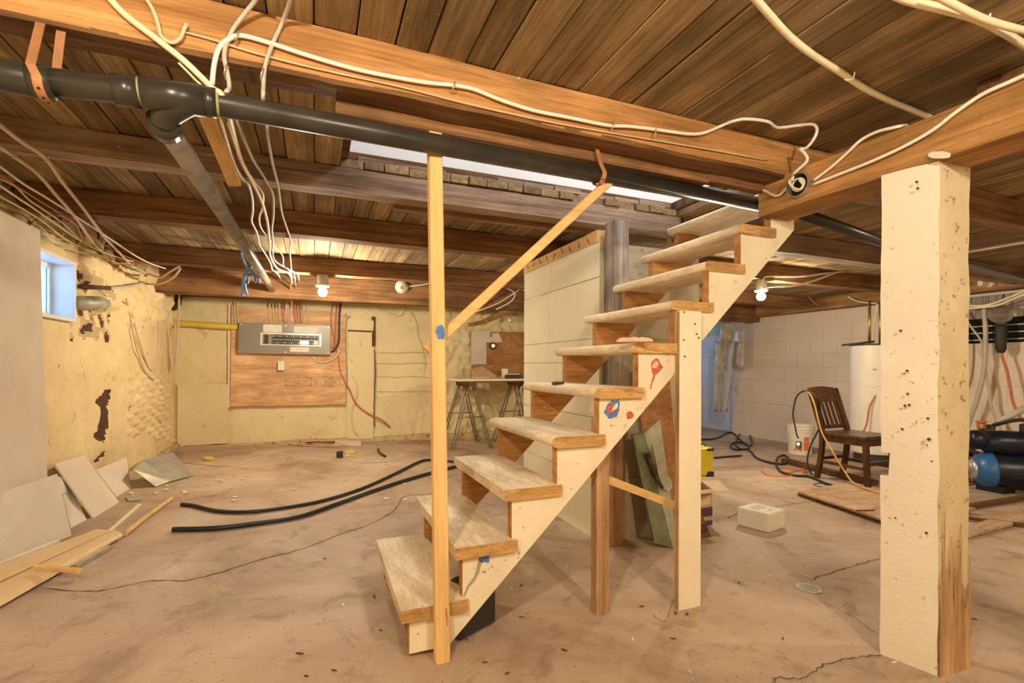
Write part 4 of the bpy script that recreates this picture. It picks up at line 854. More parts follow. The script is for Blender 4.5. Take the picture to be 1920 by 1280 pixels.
# plaster pilaster and patches on the back wall
MB().rough(*sorted((aty(652, 700, YB).x, aty(700, 700, YB).x)), YB-.05, YB+.02, -.06, 1.62, cell=.1, amp=.008, cross=4, seed=31).build('pilaster', 'plaster_back', wb)
MB().rough(*sorted((aty(335, 700, YB).x, aty(428, 700, YB).x)), YB-.04, YB+.02, .05, .78, cell=.1, amp=.008, cross=5, seed=32).build('plaster_patch', 'plaster_back', wb)
MB().slab([aty(u, v, YB-.022) for u, v in ((697, 594), (703, 594), (703, 648), (697, 650))], (0, -.03, 0)).build('wood_strip', 'old_dark', wb); MB().slab([aty(u, v, YB-.052) for u, v in ((652, 618), (697, 620), (697, 623), (652, 621))], (0, -.01, 0)).build('groove', 'crack_dark', wb)
rnd0 = random.Random(2)
for v in (680, 706, 733, 660): stroke([(706, v), (725, v+rnd0.uniform(-1, 1)), (740, v+1.5), (762, v+rnd0.uniform(-1, 1)), (780, v), (806, v+1)], .006, wb, 'mortar', YB-.026, 'mortar_line')
stroke([(702, 655), (704, 700), (701, 760), (702, 800)], .012, wb, 'crack_dark', YB-.053, 'mortar_line')

m_ = MB().rough(XL, 3.2, YB-.07, YB+.01, -.12, .045, cell=.07, amp=.018, seed=51, freq=6, cross=3); m_.build('footing', 'rubble', wb, smooth=True)
MB().rough(XL-.01, XL+.06, 3.2, YB, -.05, .075, cell=.07, amp=.016, seed=52, freq=6, cross=3).build('footing', 'rubble', wl, smooth=True)
# floor litter
rnd = random.Random(11)
for k in range(46):
    u, v = (rnd.gauss(300, 60), rnd.gauss(905, 22)) if k < 26 else (rnd.uniform(330, 760), rnd.uniform(850, 940))
    if v < 850 or (u < 250 and v > 930): v = 900
    r_ = rnd.uniform(.008, .022); p = atf(u, v, .004)
    b = MB().slab([p+Vector((r_*math.cos(a)*rnd.uniform(.6, 1.2), r_*math.sin(a)*rnd.uniform(.6, 1.2), 0)) for a in [2*math.pi*i/6 for i in range(6)]], (0, 0, rnd.uniform(.003, .010)))
    tag(b.build('plaster_flake', 'flake'), 'small cream plaster flake on the floor near the bent duct' if k < 26 else 'small cream plaster flake on the open floor before the panel', 'flake', 'plaster flakes on the floor')
for k in range(40):
    u, v = rnd.uniform(560, 1900), rnd.uniform(1020, 1270); p = atf(u, v, .002); a = rnd.uniform(0, 3.1); L__ = rnd.uniform(.006, .018); d = Vector((math.cos(a), math.sin(a), 0))*L__; n_ = Vector((-d.y, d.x, 0))*.25
    tag(MB().slab([p-d, p-n_, p+d, p+n_], (0, 0, .004)).build('wood_chip', 'old_dark' if k % 3 else 'flake'), 'tiny dark chip on the bare floor around the stairs' if k % 3 else 'tiny pale chip on the bare floor around the stairs', 'chip', 'chips on the floor')
cable('thin wire snaking over the floor before the breaker panel', 'cable_tan', .005, FL(.006, (340, 865), (400, 872), (440, 872), (480, 860), (530, 845), (590, 838), (640, 836), (700, 837)))
cable('upper black plastic tube lying on the floor', 'cable_black', .013, FL(.014, (340, 945), (365, 948), (410, 958), (470, 959), (540, 950), (610, 937), (680, 915), (740, 888), (780, 868), (800, 862), (830, 863), (862, 867)), name='black_tube', cat='tube')
cable('lower black plastic tube lying on the floor', 'cable_black', .015, FL(.016, (324, 992), (400, 990), (470, 982), (560, 968), (630, 945), (700, 920), (760, 900), (820, 883), (855, 874)), name='black_tube', cat='tube')
tag(MB().slab([atf(568, 822, .02), atf(650, 822, .02), atf(648, 831, .02), atf(570, 828, .02)], (0, 0, -.018)).build('scrap_board', 'old_dark'), 'dark scrap board lying at the foot of the back wall', 'board')
tag(MB().slab([atf(628, 824, .035), atf(676, 826, .035), atf(677, 831, .035), atf(628, 830, .035)], (0, 0, -.03)).build('scrap_board', 'drywall_pale'), 'grey scrap block lying at the foot of the back wall', 'board')
tag(MB().lathe([(.035, 0), (.035, .07), (0, .07)], atf(637, 858), n=12).build('wire_spool', 'rubber_black'), 'small black spool on the floor before the panel', 'spool')
cable('short curved black hose scrap on the floor', 'cable_black', .014, FL(.014, (709, 841), (711, 848), (722, 855)), name='hose_scrap', cat='hose'); cable('thin coil wire scrap on the floor by the black spool', 'cable_grey', .005, FL(.005, (645, 860), (668, 866), (710, 866), (735, 864), (750, 861)))
for k, (u, v) in enumerate(((657, 848), (392, 860))): tag(MB().slab([atf(x_, y_, .003) for x_, y_ in blob(u, v, 11, 3, k+40)], (0, 0, .012)).build('yellow_scrap', 'conduit_yellow'), ('yellow wrapper on the floor beside the black spool', 'pale yellow scrap on the floor beside the thin wire')[k], 'scrap')
for k in range(9): cable('short wire scrap heaped at the foot of the back wall', 'cable_red' if k % 2 else 'cable_tan', .006, FL(.01+.004*k, (530+k*9, 832+rnd.uniform(-2, 2)), (555+k*10, 834+rnd.uniform(-4, 3)), (590+k*8, 833+rnd.uniform(-3, 3))), group='wire scraps by the back wall')

# ================================================================ SAWHORSE TABLE
def sawhorse(c, label, dx):
    t_ = thing('sawhorse', label, 'sawhorse', (c[0], c[1], fz(c[0], c[1])), 'tubular sawhorses'); zt_ = .742; z0 = fz(c[0], c[1]); cy = .30
    MB().box(c[0]-.05, c[0]+.05, c[1]-cy-.03, c[1]+cy, zt_, zt_+.07).bevel(.004).build('top_beam', 'old_dark', t_)
    for sy in (-1, 1):
        for sx in (-1, 1):
            y_ = c[1]+sy*(cy-.06); f1 = Vector((c[0]+sx*.26, y_+sy*.10, z0+.012)); tp = Vector((c[0]+sx*.03, y_-.02, zt_+.02)); tq = tp+Vector((sx*.01, .10*-sy, 0)); f2 = f1+Vector((sx*.0, -.12*sy, 0))
            MB().tube(spline([tp, f1+Vector((-sx*.02, 0, .05)), f1+Vector((0, -.02*sy, 0)), f2+Vector((0, .02*sy, 0)), f2+Vector((-sx*.02, 0, .05)), tq], 5), .011, 8).build('leg', 'horse_tube', t_, smooth=True)
        MB().tube([(c[0]-.17, c[1]+sy*(cy-.0), .36), (c[0]+.17, c[1]+sy*(cy-.0), .36)], .008, 7).build('cross_bar', 'horse_tube', t_, smooth=True)
    return t_
sawhorse((1.86, 6.22), 'tubular sawhorse under the free end of the work board', 1); sawhorse((2.62, 6.22), 'tubular sawhorse partly hidden by the concrete pier', 1)
tb = thing('work_board', 'pale board laid on two sawhorses as a table', 'table', (2.2, 6.2, .816))
MB().box(1.66, 3.05, 5.90, 6.55, .817, .845).bevel(.003).build('board', 'paint_cream', tb)
MB().box(1.67, 3.0, 5.905, 5.93, .795, .8165).build('edge_strip', 'old_dark', tb)
for k, (x0, x1, y0, y1, h_, mt_, nm, lb) in enumerate(((1.95, 2.15, 6.1, 6.25, .02, 'rag_pink', 'rag', 'pink rag lying on the work board'), (2.45, 2.62, 6.15, 6.25, .06, 'sticker', 'paper_stack', 'pale paper stack on the work board'), (2.36, 2.58, 6.0, 6.07, .05, 'rubber_black', 'tool_case', 'small black tool case on the work board'), (2.62, 2.95, 6.02, 6.1, .045, 'solder_green', 'green_box', 'slim green box on the work board'), (2.42, 2.50, 6.3, 6.36, .13, 'white_plastic', 'glue_bottle', 'white bottle standing on the work board'))):
    tag(MB().box(x0, x1, y0, y1, .8455, .8455+h_).bevel(.008).build(nm, mt_), lb, nm.replace('_', ' '))
# brown hardboard and torn white sheet on the wall behind
tag(MB().slab([aty(u, v, 6.80) for u, v in ((905, 622), (990, 622), (990, 705), (905, 705))], (0, .012, 0)).build('hardboard_panel', 'hardboard'), 'brown hardboard panel on the wall above the work board', 'panel')
tag(MB().slab([aty(u, v, 6.788) for u, v in ((884, 620), (919, 621), (919, 632), (923, 632), (923, 625), (935, 624), (939, 633), (942, 641), (928, 642), (912, 642), (912, 683), (884, 683))], (0, .010, 0)).build('torn_drywall', 'drywall_pale'), 'torn white wallboard beside the brown hardboard', 'wallboard')
sheet('brown_panel', 'brown panel scrap leaning behind the work board', 'panel', [aty(884, 684, 6.62), aty(925, 684, 6.62), (lambda p: Vector((p.x, 6.52, .846)))(aty(926, 716, 6.52)), (lambda p: Vector((p.x, 6.52, .846)))(aty(884, 716, 6.52))], .008, 'hardboard')
sheet('brown_panel', 'triangular brown panel scrap on the work board', 'panel', [aty(884, 692, 6.50), aty(904, 686, 6.50), (lambda p: Vector((p.x, 6.40, .846)))(aty(940, 714, 6.40)), (lambda p: Vector((p.x, 6.40, .846)))(aty(885, 714, 6.40))], .008, 'cardboard')
t_ = thing('wall_box', 'round black fixture set in the brown hardboard', 'outlet', aty(924, 655, 6.79).to_tuple()); MB().lathe([(.055, 0), (.055, .02), (.04, .02), (.038, .006), (0, .006)], aty(924, 648, 6.80), (0, -1, 0), 16).build('ring', 'rubber_black', t_); MB().lathe([(0, 0), (.034, 0), (.03, .02), (0, .02)], aty(924, 648, 6.793), (0, -1, 0), 14).build('insert', 'galv', t_)
t_ = thing('spot_lamp', 'small metal spot lamp on the beam above the hardboard', 'lamp', aty(958, 605, 6.7).to_tuple()); MB().lathe([(.02, -.05), (.035, -.03), (.05, .02), (.055, .05), (.05, .05), (0, .02)], aty(958, 597, 6.72), (-.2, -1, -.2), 16).build('shade', 'galv', t_, smooth=True); MB().tube([aty(958, 597, 6.75), aty(970, 607, 6.84)], .012, 7).build('bracket', 'white_plastic', t_)
tag(MB().slab([aty(u, v, 6.052) for u, v in ((880, 605), (905, 600), (985, 560), (985, 580), (905, 608), (882, 612))], (0, .08, 0)).build('brace_board', 'girder_wood'), 'slanting brown brace board above the sawhorse table', 'board')

# ================================================================ UNDER AND ON THE STAIRS
t_ = thing('jerry_can', 'black plastic can standing behind the foot of the stairs', 'can', atf(898, 1190).to_tuple())
k0, k1 = atf(862, 1206), atf(932, 1168); kd = (k1-k0); kn = Vector((-kd.y, kd.x, 0)).normalized()*.16
MB().slab([k0+UPZ*.002, k1+UPZ*.002, k1+kn+UPZ*.002, k0+kn+UPZ*.002], (0, 0, .165)).bevel(.012).build('body', 'rubber_black', t_)
MB().bar(k0+kd*.2+kn*.5+UPZ*.185, k1-kd*.2+kn*.5+UPZ*.185, .03, .02).build('handle', 'rubber_black', t_)
b = MB(); rr = random.Random(3); zr = SZ+5*RISE
for k in range(6):
    c_ = atz(1172+k*8, 641-.2*k, zr+.002); q = bmesh.ops.create_icosphere(b.bm, subdivisions=2, radius=.022)['verts']
    for v_ in q: v_.co = Vector((v_.co.x*1.3, v_.co.y*1.2, max(-.002, v_.co.z*(.6+.3*rr.random()))))*(1+.25*noise.noise(v_.co*60))+Vector((c_.x, c_.y+rr.uniform(-.01, .02), zr+.003))
tag(b.build('rag', 'rag_pink', smooth=True), 'pink rag left on the upper stair tread', 'rag')
zz = SZ+4*RISE+.001
tag(MB().tube(spline([atz(1037, 718.5, zz+.004), atz(1046, 718, zz+.007), atz(1056, 717.5, zz+.008)], 4), .008, 6).build('work_glove', 'rubber_black', smooth=True), 'small black glove scrap on a stair tread', 'scrap')
# green metal frame and panel leaning under the stairs against the pier
sheet('particle_board', 'brown particle board leaning under the stairs against the pier', 'board', [Vector((1.93, 2.36, fz(1.93, 2.36)+.002)), Vector((2.10, 2.36, fz(2.10, 2.36)+.002)), Vector((2.07, 2.465, .98)), Vector((1.80, 2.465, .98))], .012, 'hardboard')
fr = thing('scrap_channel', 'green metal channel leaning under the stairs', 'metal channel', atf(1262, 1026).to_tuple()); F0 = atf(1262, 1026, .003)
def fp(u, v, k): y = F0.y+.11*k; return aty(u, v, y)
MB().slab([fp(1228, 1018, 0), fp(1262, 1028, 0), fp(1208, 812, .9), fp(1186, 815, .9)], (0, .02, 0)).bevel(.003).build('channel', 'metal_green', fr)
MB().slab([fp(1262, 1028, 0), fp(1270, 1016, .05), fp(1238, 790, .95), fp(1208, 812, .9)], (0, .02, 0)).build('flange', 'galv_dull', fr)
MB().slab([fp(1208, 812, .9), fp(1238, 786, .98), fp(1240, 820, .9), fp(1214, 838, .82)], (0, .015, 0)).build('head_plate', 'galv_dull', fr)
tw = thing('trowel', 'old trowel with a brown handle resting on the metal frame', 'trowel', fp(1248, 918, .4).to_tuple())
MB().tube([fp(1208, 848, .75)-Vector((0, .03, 0)), fp(1222, 888, .6)-Vector((0, .03, 0))], .016, 10).build('handle', 'chair_wood', tw, smooth=True)
MB().slab([fp(u, v, .55)-Vector((0, .035, 0)) for u, v in ((1216, 832), (1228, 838), (1238, 872), (1252, 900), (1253, 912), (1246, 919), (1237, 914), (1228, 890))], (0, .012, 0)).build('blade', 'galv_dull', tw)
MB().tube([fp(1222, 888, .6)-Vector((0, .03, 0)), fp(1236, 912, .5)-Vector((0, .03, 0))], .009, 8).build('shank', 'iron', tw, smooth=True)

# ================================================================ RIGHT SIDE
# yellow case, cardboard box, foam box
yc = thing('tool_case', 'yellow tool case with black corners beside the painted stair leg', 'case', atf(1322, 894).to_tuple())
q0, q1 = atf(1300, 893, .004), atf(1337, 893, .004); hh = .285; dd = Vector((.05, .18, 0)); wv = (q1-q0)
MB().slab([q0, q1, q1+dd, q0+dd], (0, 0, hh)).bevel(.012).build('shell', 'case_yellow', yc)
for a, z0, z1 in ((.62, -.002, .05), (.62, hh-.03, hh-.005)):
    MB().slab([q0+wv*a-dd*.04+UPZ*z0, q0+wv*1.03-dd*.04+UPZ*z0, q0+wv*1.03-dd*.04+UPZ*z1, q0+wv*(a+.12)-dd*.04+UPZ*z1], dd*.12).build('corner_guard', 'rubber_black', yc)
MB().tube(spline([q0+wv*.35+dd*.5+UPZ*(hh-.002), q0+wv*.4+dd*.5+UPZ*(hh+.02), q0+wv*.8+dd*.5+UPZ*(hh+.02), q0+wv*.86+dd*.5+UPZ*(hh-.002)], 4), .008, 7).build('handle', 'rubber_black', yc, smooth=True)
cb = thing('cardboard_box', 'open cardboard box with printed sides under the stairs', 'box', atf(1325, 982).to_tuple())
p0, p1 = atf(1270, 992, .002), atf(1335, 983, .002); bd_ = Vector((.10, .20, 0)); hh = .235; th = .006
for a, b__ in ((p0, p1), (p1, p1+bd_), (p1+bd_, p0+bd_), (p0+bd_, p0)):
    d = (b__-a); n_ = Vector((d.y, -d.x, 0)).normalized()*-th; MB().slab([a, b__, b__+n_, a+n_], (0, 0, hh)).build('side', 'cardboard', cb)
MB().slab([p0, p1, p1+bd_, p0+bd_], (0, 0, .005)).build('bottom', 'cardboard', cb)
MB().slab([p1+UPZ*hh, p1+bd_+UPZ*hh, p1+bd_*.9+Vector((.12, -.03, hh+.01)), p1+Vector((.10, -.05, hh-.012))], (0, 0, .005)).build('flap', 'cardboard_pale', cb); MB().slab([p0+UPZ*hh, p1+UPZ*hh, p1+Vector((.02, -.10, hh+.01)), p0+Vector((0, -.10, hh+.01))], (0, 0, .005)).build('flap', 'cardboard_pale', cb)
dv = (p1-p0); on = Vector((dv.y, -dv.x, 0)).normalized()*.0015
for a, b__, z0, z1, mt_ in ((.5, 1, .06, .12, 'ink_dark'), (.5, 1, .0, .03, 'ink_dark'), (.55, .95, .14, .20, 'cardboard_pale')):
    MB().slab([p0+dv*a+on+UPZ*z0, p0+dv*b__+on+UPZ*z0, p0+dv*b__+on+UPZ*z1, p0+dv*a+on+UPZ*z1], on).build('print_band', mt_, cb)
sheet('leaning_board', 'dark board leaning beside the white stair leg', 'board', [atf(1290, 1010, .002), atf(1334, 1006, .002), aty(1316, 962, atf(1334, 1006).y+.1), aty(1280, 940, atf(1334, 1006).y+.12)], .012, 'old_dark')
fb = thing('foam_box', 'white foam box with a recessed lid on the floor', 'box', atf(1428, 985).to_tuple())
c0, c1, c2 = atf(1381, 984, .002), atf(1441, 1000, .002), atf(1473, 989, .002); hh = aty(1441, 964, c1.y).z-c1.z; c3 = c0+c2-c1
MB().slab([c0, c1, c2, c3], (0, 0, hh)).bevel(.008).build('body', 'foam_white', fb)
e1, e2 = c1-c0, c3-c0; o_ = c0+UPZ*(hh+.0005)
MB().slab([o_+e1*.26+e2*.25, o_+e1*.56+e2*.2, o_+e1*.56+e2*.72, o_+e1*.26+e2*.78], (0, 0, .0012)).build('recess', 'drywall_pale', fb); MB().slab([o_+e1*.75+e2*.4, o_+e1*.83+e2*.4, o_+e1*.83+e2*.6, o_+e1*.75+e2*.6], (0, 0, .0012)).build('recess', 'drywall_pale', fb)
# boards on the floor right
tag(MB().slab([atf(1495, 920, .045), atf(1660, 974, .045), atf(1830, 952, .045), atf(1585, 905, .045)], (0, 0, -.018)).bevel(.002).build('plywood_sheet', 'floor_ply'), 'brown plywood sheet lying on the floor by the chair', 'plywood')
tag(MB().bar(atf(1500, 926, .015), atf(1660, 978, .015), .04, .025).build('wood_batten', 'old_dark'), 'dark batten under the edge of the brown plywood sheet', 'batten')
tag(MB().slab([atf(1812, 985, .03), atf(1812, 1003, .03), atf(1940, 968, .03), atf(1940, 945, .03)], (0, 0, -.025)).bevel(.003).build('floor_plank', 'floor_ply'), 'brown plank on the floor past the painted post', 'plank')
tag(MB().bar(atf(1470, 862, .03), atf(1640, 905, .03), .09, .045).bevel(.003).build('floor_timber', 'old_dark'), 'dark timber lying on the floor behind the chair', 'timber')
tag(MB().bar(atf(1805, 970, .02), atf(1935, 985, .02), .03, .02).build('wood_batten', 'old_dark'), 'thin dark batten on the floor past the post', 'batten'); tag(MB().bar(atf(1780, 955, .02), atf(1935, 930, .02), .05, .03).build('wood_batten', 'old_dark'), 'dark batten on the floor before the pump', 'batten')
tag(MB().bar(atf(1605, 957, .052), atf(1640, 956, .052), .008, .006).build('pencil', 'rubber_black'), 'black stick lying on the brown plywood sheet', 'stick')
# drain grate
gr = thing('floor_drain', 'small round floor drain grate set in the concrete', 'drain', atf(1517, 1103).to_tuple()); c_ = atf(1517, 1103, .001)
MB().lathe([(.052, 0), (.052, .003), (.044, .003), (.044, 0)], c_, n=24).build('rim', 'galv_dull', gr); MB().lathe([(0, 0), (.044, 0), (.044, .0012), (0, .0012)], c_, n=20).build('sump', 'void', gr)
for k in range(7):
    y_ = -.036+.012*k; x_ = math.sqrt(max(0, .044**2-y_**2)); MB().box(c_.x-x_, c_.x+x_, c_.y+y_-.0032, c_.y+y_+.0032, c_.z+.001, c_.z+.003).build('grate_bar', 'galv_dull', gr)
# chair
CX, CY, CWD, CDP = 4.72, 3.36, .42, .42
cz = fz(CX, CY); ch = thing('wooden_chair', 'dark wooden slat-back chair with cords over its back', 'chair', (CX+CWD/2, CY-CDP/2, cz))
sh = .445
MB().slab([(CX-.01, CY+.01, cz+sh), (CX+CWD+.01, CY+.01, cz+sh), (CX+CWD+.02, CY-CDP-.03, cz+sh), (CX-.02, CY-CDP-.03, cz+sh)], (0, 0, .035)).bevel(.008).build('seat', 'chair_wood', ch)
for x_ in (CX+.02, CX+CWD-.02):
    P = [(x_, CY+.05, cz+.002), (x_, CY+.012, cz+.2), (x_, CY-.005, cz+sh), (x_, CY+.04, cz+.62), (x_, CY+.13, cz+.90)]; S_ = spline(P, 4); b = MB()
    for a, c__ in zip(S_, S_[1:]): b.bar(a, c__, .036, .048, (1, 0, 0))
    b.build('rear_leg', 'chair_wood', ch)
    P = [(x_, CY-CDP+.0, cz+sh+.0), (x_, CY-CDP-.005, cz+.22), (x_, CY-CDP-.02, cz+.002)]
    MB().bar(P[0], P[2], .044, .044, (1, 0, 0)).bevel(.004).build('front_leg', 'chair_wood', ch)
    MB().box(x_-.009, x_+.009, CY-CDP, CY+.01, cz+.16, cz+.19).build('side_stretcher', 'chair_wood', ch); MB().box(x_-.01, x_+.01, CY-CDP, CY, cz+sh-.06, cz+sh).build('apron', 'chair_wood', ch)
MB().box(CX+.02, CX+CWD-.02, CY-CDP-.01, CY-CDP+.012, cz+sh-.06, cz+sh).build('front_apron', 'chair_wood', ch); MB().box(CX+.02, CX+CWD-.02, CY-CDP-.005, CY-CDP+.013, cz+.2, cz+.235).build('front_stretcher', 'chair_wood', ch); MB().box(CX+.02, CX+CWD-.02, CY+.005, CY+.025, cz+.19, cz+.22).build('rear_stretcher', 'chair_wood', ch)
MB().slab([(CX+.02, CY+.085, cz+.765), (CX+CWD-.02, CY+.085, cz+.765), (CX+CWD-.02, CY+.135, cz+.91), (CX+.21, CY+.14, cz+.925), (CX+.02, CY+.135, cz+.91)], (0, .026, .0)).bevel(.004).build('top_rail', 'chair_wood', ch)
MB().box(CX+.02, CX+CWD-.02, CY+.005, CY+.028, cz+.50, cz+.535).build('lower_rail', 'chair_wood', ch)
for k in range(5): x_ = CX+.08+k*.065; MB().bar((x_, CY+.016, cz+.53), (x_, CY+.097, cz+.775), .026, .012, (1, 0, 0)).build('slat', 'chair_wood', ch)
# bucket
c_ = atf(1500, 850, .002); bk = thing('bucket', 'white plastic bucket with an orange label beside the chair', 'bucket', c_.to_tuple()); Hb = .385; Rb = .135
MB().lathe([(0, 0), (Rb, 0), (Rb+.018, Hb-.09), (Rb+.024, Hb-.088), (Rb+.024, Hb-.075), (Rb+.02, Hb-.07), (Rb+.028, Hb-.05), (Rb+.028, Hb-.038), (Rb+.022, Hb-.03), (Rb+.03, Hb-.012), (Rb+.03, Hb), (Rb+.018, Hb), (Rb-.01, .02), (0, .02)], c_, n=28).build('body', 'bucket_white', bk, smooth=False)
vdir = (O_-c_); vdir.z = 0; vdir.normalize(); a0 = math.atan2(vdir.y, vdir.x)
def wrap(a_s, z_s, mat, nm, par, c__, R0, slope=0.):
    b = MB(); P = []
    for a, z in zip(a_s, z_s): P.append(b.bm.verts.new(c__+Vector((math.cos(a0+a)*(R0+slope*z), math.sin(a0+a)*(R0+slope*z), z))))
    b.bm.faces.new(P); return b.build(nm, mat, par)
wrap([.15, .15, -.28, -.05], [.05, .19, .14, .045], 'print_red', 'label_patch', bk, c_, Rb+.004, .06)
wrap([-.6, -.2, .05, -.25], [.055, .06, .16, .13], 'label_orange', 'label_patch', bk, c_, Rb+.005, .06)
wrap([.3, .75, .75, .3], [.06, .06, .24, .24], 'label_orange', 'label_patch', bk, c_, Rb+.004, .06)
MB().tube(spline([c_+Vector((math.cos(a0+1.57)*.165, math.sin(a0+1.57)*.165, Hb-.03)), c_+Vector((math.cos(a0+.8)*.2, math.sin(a0+.8)*.2, .22)), c_+Vector((math.cos(a0)*.2, math.sin(a0)*.2, .17)), c_+Vector((math.cos(a0-.8)*.2, math.sin(a0-.8)*.2, .22)), c_+Vector((math.cos(a0-1.57)*.165, math.sin(a0-1.57)*.165, Hb-.03))], 4), .003, 6).build('bail', 'galv', bk)
# water heater
hc = att(1640, 700, 6.0); hc = Vector((hc.x, hc.y, 0)); hz = fz(hc.x, hc.y); wh = thing('water_heater', 'tall white cylindrical water heater by the block wall', 'water heater', (hc.x, hc.y, hz)); ht = ond(1615, 646, hc).z; Rh = .255
MB().lathe([(0, .12), (Rh-.01, .12), (Rh, .13), (Rh, ht-hz-.02), (Rh-.015, ht-hz), (0, ht-hz)], (hc.x, hc.y, hz), n=36).build('jacket', 'heater_white', wh, smooth=False)
MB().lathe([(Rh-.04, 0), (Rh-.04, .12), (0, .12)], (hc.x, hc.y, hz), n=28).build('base', 'iron', wh)
MB().lathe([(Rh+.006, ht-hz-.012), (Rh+.006, ht-hz+.006), (0, ht-hz+.008)], (hc.x, hc.y, hz), n=36).build('top_rim', 'rubber_black', wh)
for dx in (-.1, .1): MB().tube([(hc.x+dx, hc.y, ht), (hc.x+dx, hc.y, 1.83)], .014, 10).build('water_pipe', 'brass', wh, smooth=True)
vdir = (O_-hc); vdir.z = 0; vdir.normalize(); a0 = math.atan2(vdir.y, vdir.x); hb = Vector((hc.x, hc.y, 0))
def hz_(v): return ond(1625, v, hc).z
wrap([.12, -.22, -.22, .12], [hz_(723), hz_(723), hz_(722), hz_(722)], 'ink', 'seam_line', wh, hb, Rh+.001)
for va, vb in ((725, 726), (732, 732.6), (737, 737.6), (741, 741.6)): wrap([.1, -.14, -.14, .1], [hz_(vb), hz_(vb), hz_(va), hz_(va)], 'cable_tan', 'rating_print', wh, hb, Rh+.001)
for k, (a, v) in enumerate(((.07, 692), (.045, 692.5), (.02, 692.5), (-.005, 692.5), (-.03, 692.3), (-.055, 691.5))):
    wrap([a, a-.018, a-.018, a], [hz_(v+(1.4 if k else 2.2)), hz_(v+(1.4 if k else 2.2)), hz_(v-(1 if k else 2)), hz_(v-(1 if k else 2))], 'print_red', 'brand_letter', wh, hb, Rh+.001)
tag(MB().tube([atx(1578, 647, hc.x-.2), ond(1640, 640, hc)], .012, 8).build('vent_rod', 'iron', smooth=True), 'dark rod lying across the top of the water heater', 'rod')
# cords round the chair
cable('black cord looping over the chair back to a lit plug', 'cable_black', .008, X(CX-.03, (1497, 822), (1494, 815), (1491, 800), (1487, 780), (1488, 765), (1493, 745), (1502, 735), (1512, 733), (1524, 737), (1533, 748))+X(CX+.05, (1538, 765), (1540, 790), (1530, 815), (1520, 835), (1514, 860), (1517, 880), (1530, 897))+FL(.01, (1548, 905), (1560, 909), (1575, 912)), name='power_cord', cat='cord')
cable('amber cord trailing from the chair back over the plywood', 'cable_amber', .008, X(CX-.03, (1512, 733), (1520, 740), (1528, 760), (1535, 790), (1543, 815), (1555, 835), (1570, 862), (1585, 885))+[(1600, 905, 'f', .06), (1630, 918, 'f', .06), (1655, 925, 'f', .06)], name='power_cord', cat='cord')
pg = thing('cord_plug', 'cord plug with a glowing green indicator before the bucket', 'plug', atx(1497, 838, CX+.1).to_tuple()); MB().box(*(lambda p: (p.x-.02, p.x+.02, p.y-.025, p.y+.025, p.z-.05, p.z+.03))(atx(1497, 832, CX+.02))).bevel(.008).build('plug_body', 'metal_green', pg); MB().lathe([(0, -.006), (.011, -.004), (.013, 0), (.011, .01)], atx(1497, 832, CX-.005), (-1, -.3, 0), 12).build('indicator', 'led_green', pg, smooth=True)
cable('black cord coiled on the floor by the blue wall', 'cable_black', .013, FL(.015, (1316, 824), (1345, 821), (1362, 812), (1375, 812), (1388, 824), (1405, 836), (1410, 826), (1403, 814), (1390, 812), (1382, 822), (1380, 834), (1392, 842), (1405, 838), (1395, 830), (1375, 830), (1370, 838), (1382, 843), (1400, 842), (1410, 848), (1416, 856), (1430, 863), (1455, 869), (1475, 868), (1480, 860), (1470, 853), (1458, 858), (1456, 872), (1466, 885), (1490, 891), (1515, 893), (1535, 900), (1550, 907)), name='power_cord', cat='cord')
cable('orange extension cord tangled on the floor left of the chair', 'cable_orange', .007, FL(.008, (1430, 875), (1428, 880), (1440, 890), (1480, 892), (1515, 888), (1500, 880), (1460, 876), (1475, 885), (1510, 878), (1530, 872), (1545, 880), (1580, 890), (1610, 895)), name='extension_cord', cat='cord')
cable('loose black cord end on the floor by the yellow case', 'cable_black', .012, FL(.014, (1340, 858), (1360, 856), (1390, 854)), name='power_cord', cat='cord'); cable('thin brown cord loop on the floor before the chair', 'cable_black', .004, FL(.005, (1525, 908), (1540, 905), (1558, 907), (1556, 912), (1535, 912), (1525, 908)), name='cord_loop', cat='cord')
cable('red cord hanging down the water heater side', 'cable_red', .010, [ond(1648, 725, hc-Vector((.25, .1, 0))), ond(1640, 745, hc-Vector((.3, .1, 0))), ond(1630, 765, hc-Vector((.32, .1, 0))), ond(1625, 795, hc-Vector((.32, .1, 0))), ond(1615, 815, hc-Vector((.32, .1, 0)))], name='power_cord', cat='cord')
# pump and blue tank
tc = atf(1850, 922); pm = thing('water_pump', 'black pump on a small blue pressure tank with copper piping', 'pump', tc.to_tuple()); zc = tc.z; D_ = Vector((.72, -.69, 0)); Rt = .17; c_ = tc+Vector((.03, .10, Rt+.02))
MB().lathe([(0, -.03), (.09, -.02), (.14, .02), (Rt, .09), (Rt, .62), (.14, .69), (0, .73)], c_, D_, 28).build('tank', 'pump_navy', pm, smooth=True); MB().lathe([(0, -.032), (.093, -.022), (.144, .02), (Rt+.002, .09), (Rt+.002, .11)], c_, D_, 28).build('tank_head', 'tank_blue', pm, smooth=True)
MB().lathe([(.0, -.045), (.085, -.04), (.10, -.015), (.09, .0)], c_, D_, 22).build('end_plate', 'galv', pm, smooth=True)
for s_ in (.15, .5): MB().box(*(lambda p: (p.x-.1, p.x+.1, p.y-.1, p.y+.1, zc-.01, zc+.06))(c_+D_*s_)).build('foot', 'pump_navy', pm)
pc_ = c_+D_*.3+UPZ*(Rt+.09)
MB().lathe([(0, -.28), (.06, -.27), (.10, -.22), (.115, -.12), (.115, .25), (.10, .3), (0, .31)], pc_, D_, 22).build('motor', 'pump_navy', pm, smooth=True)
MB().lathe([(.07, -.35), (.09, -.32), (.09, -.2)], pc_+UPZ*.02, D_, 16).build('pump_head', 'pump_navy', pm, smooth=True)
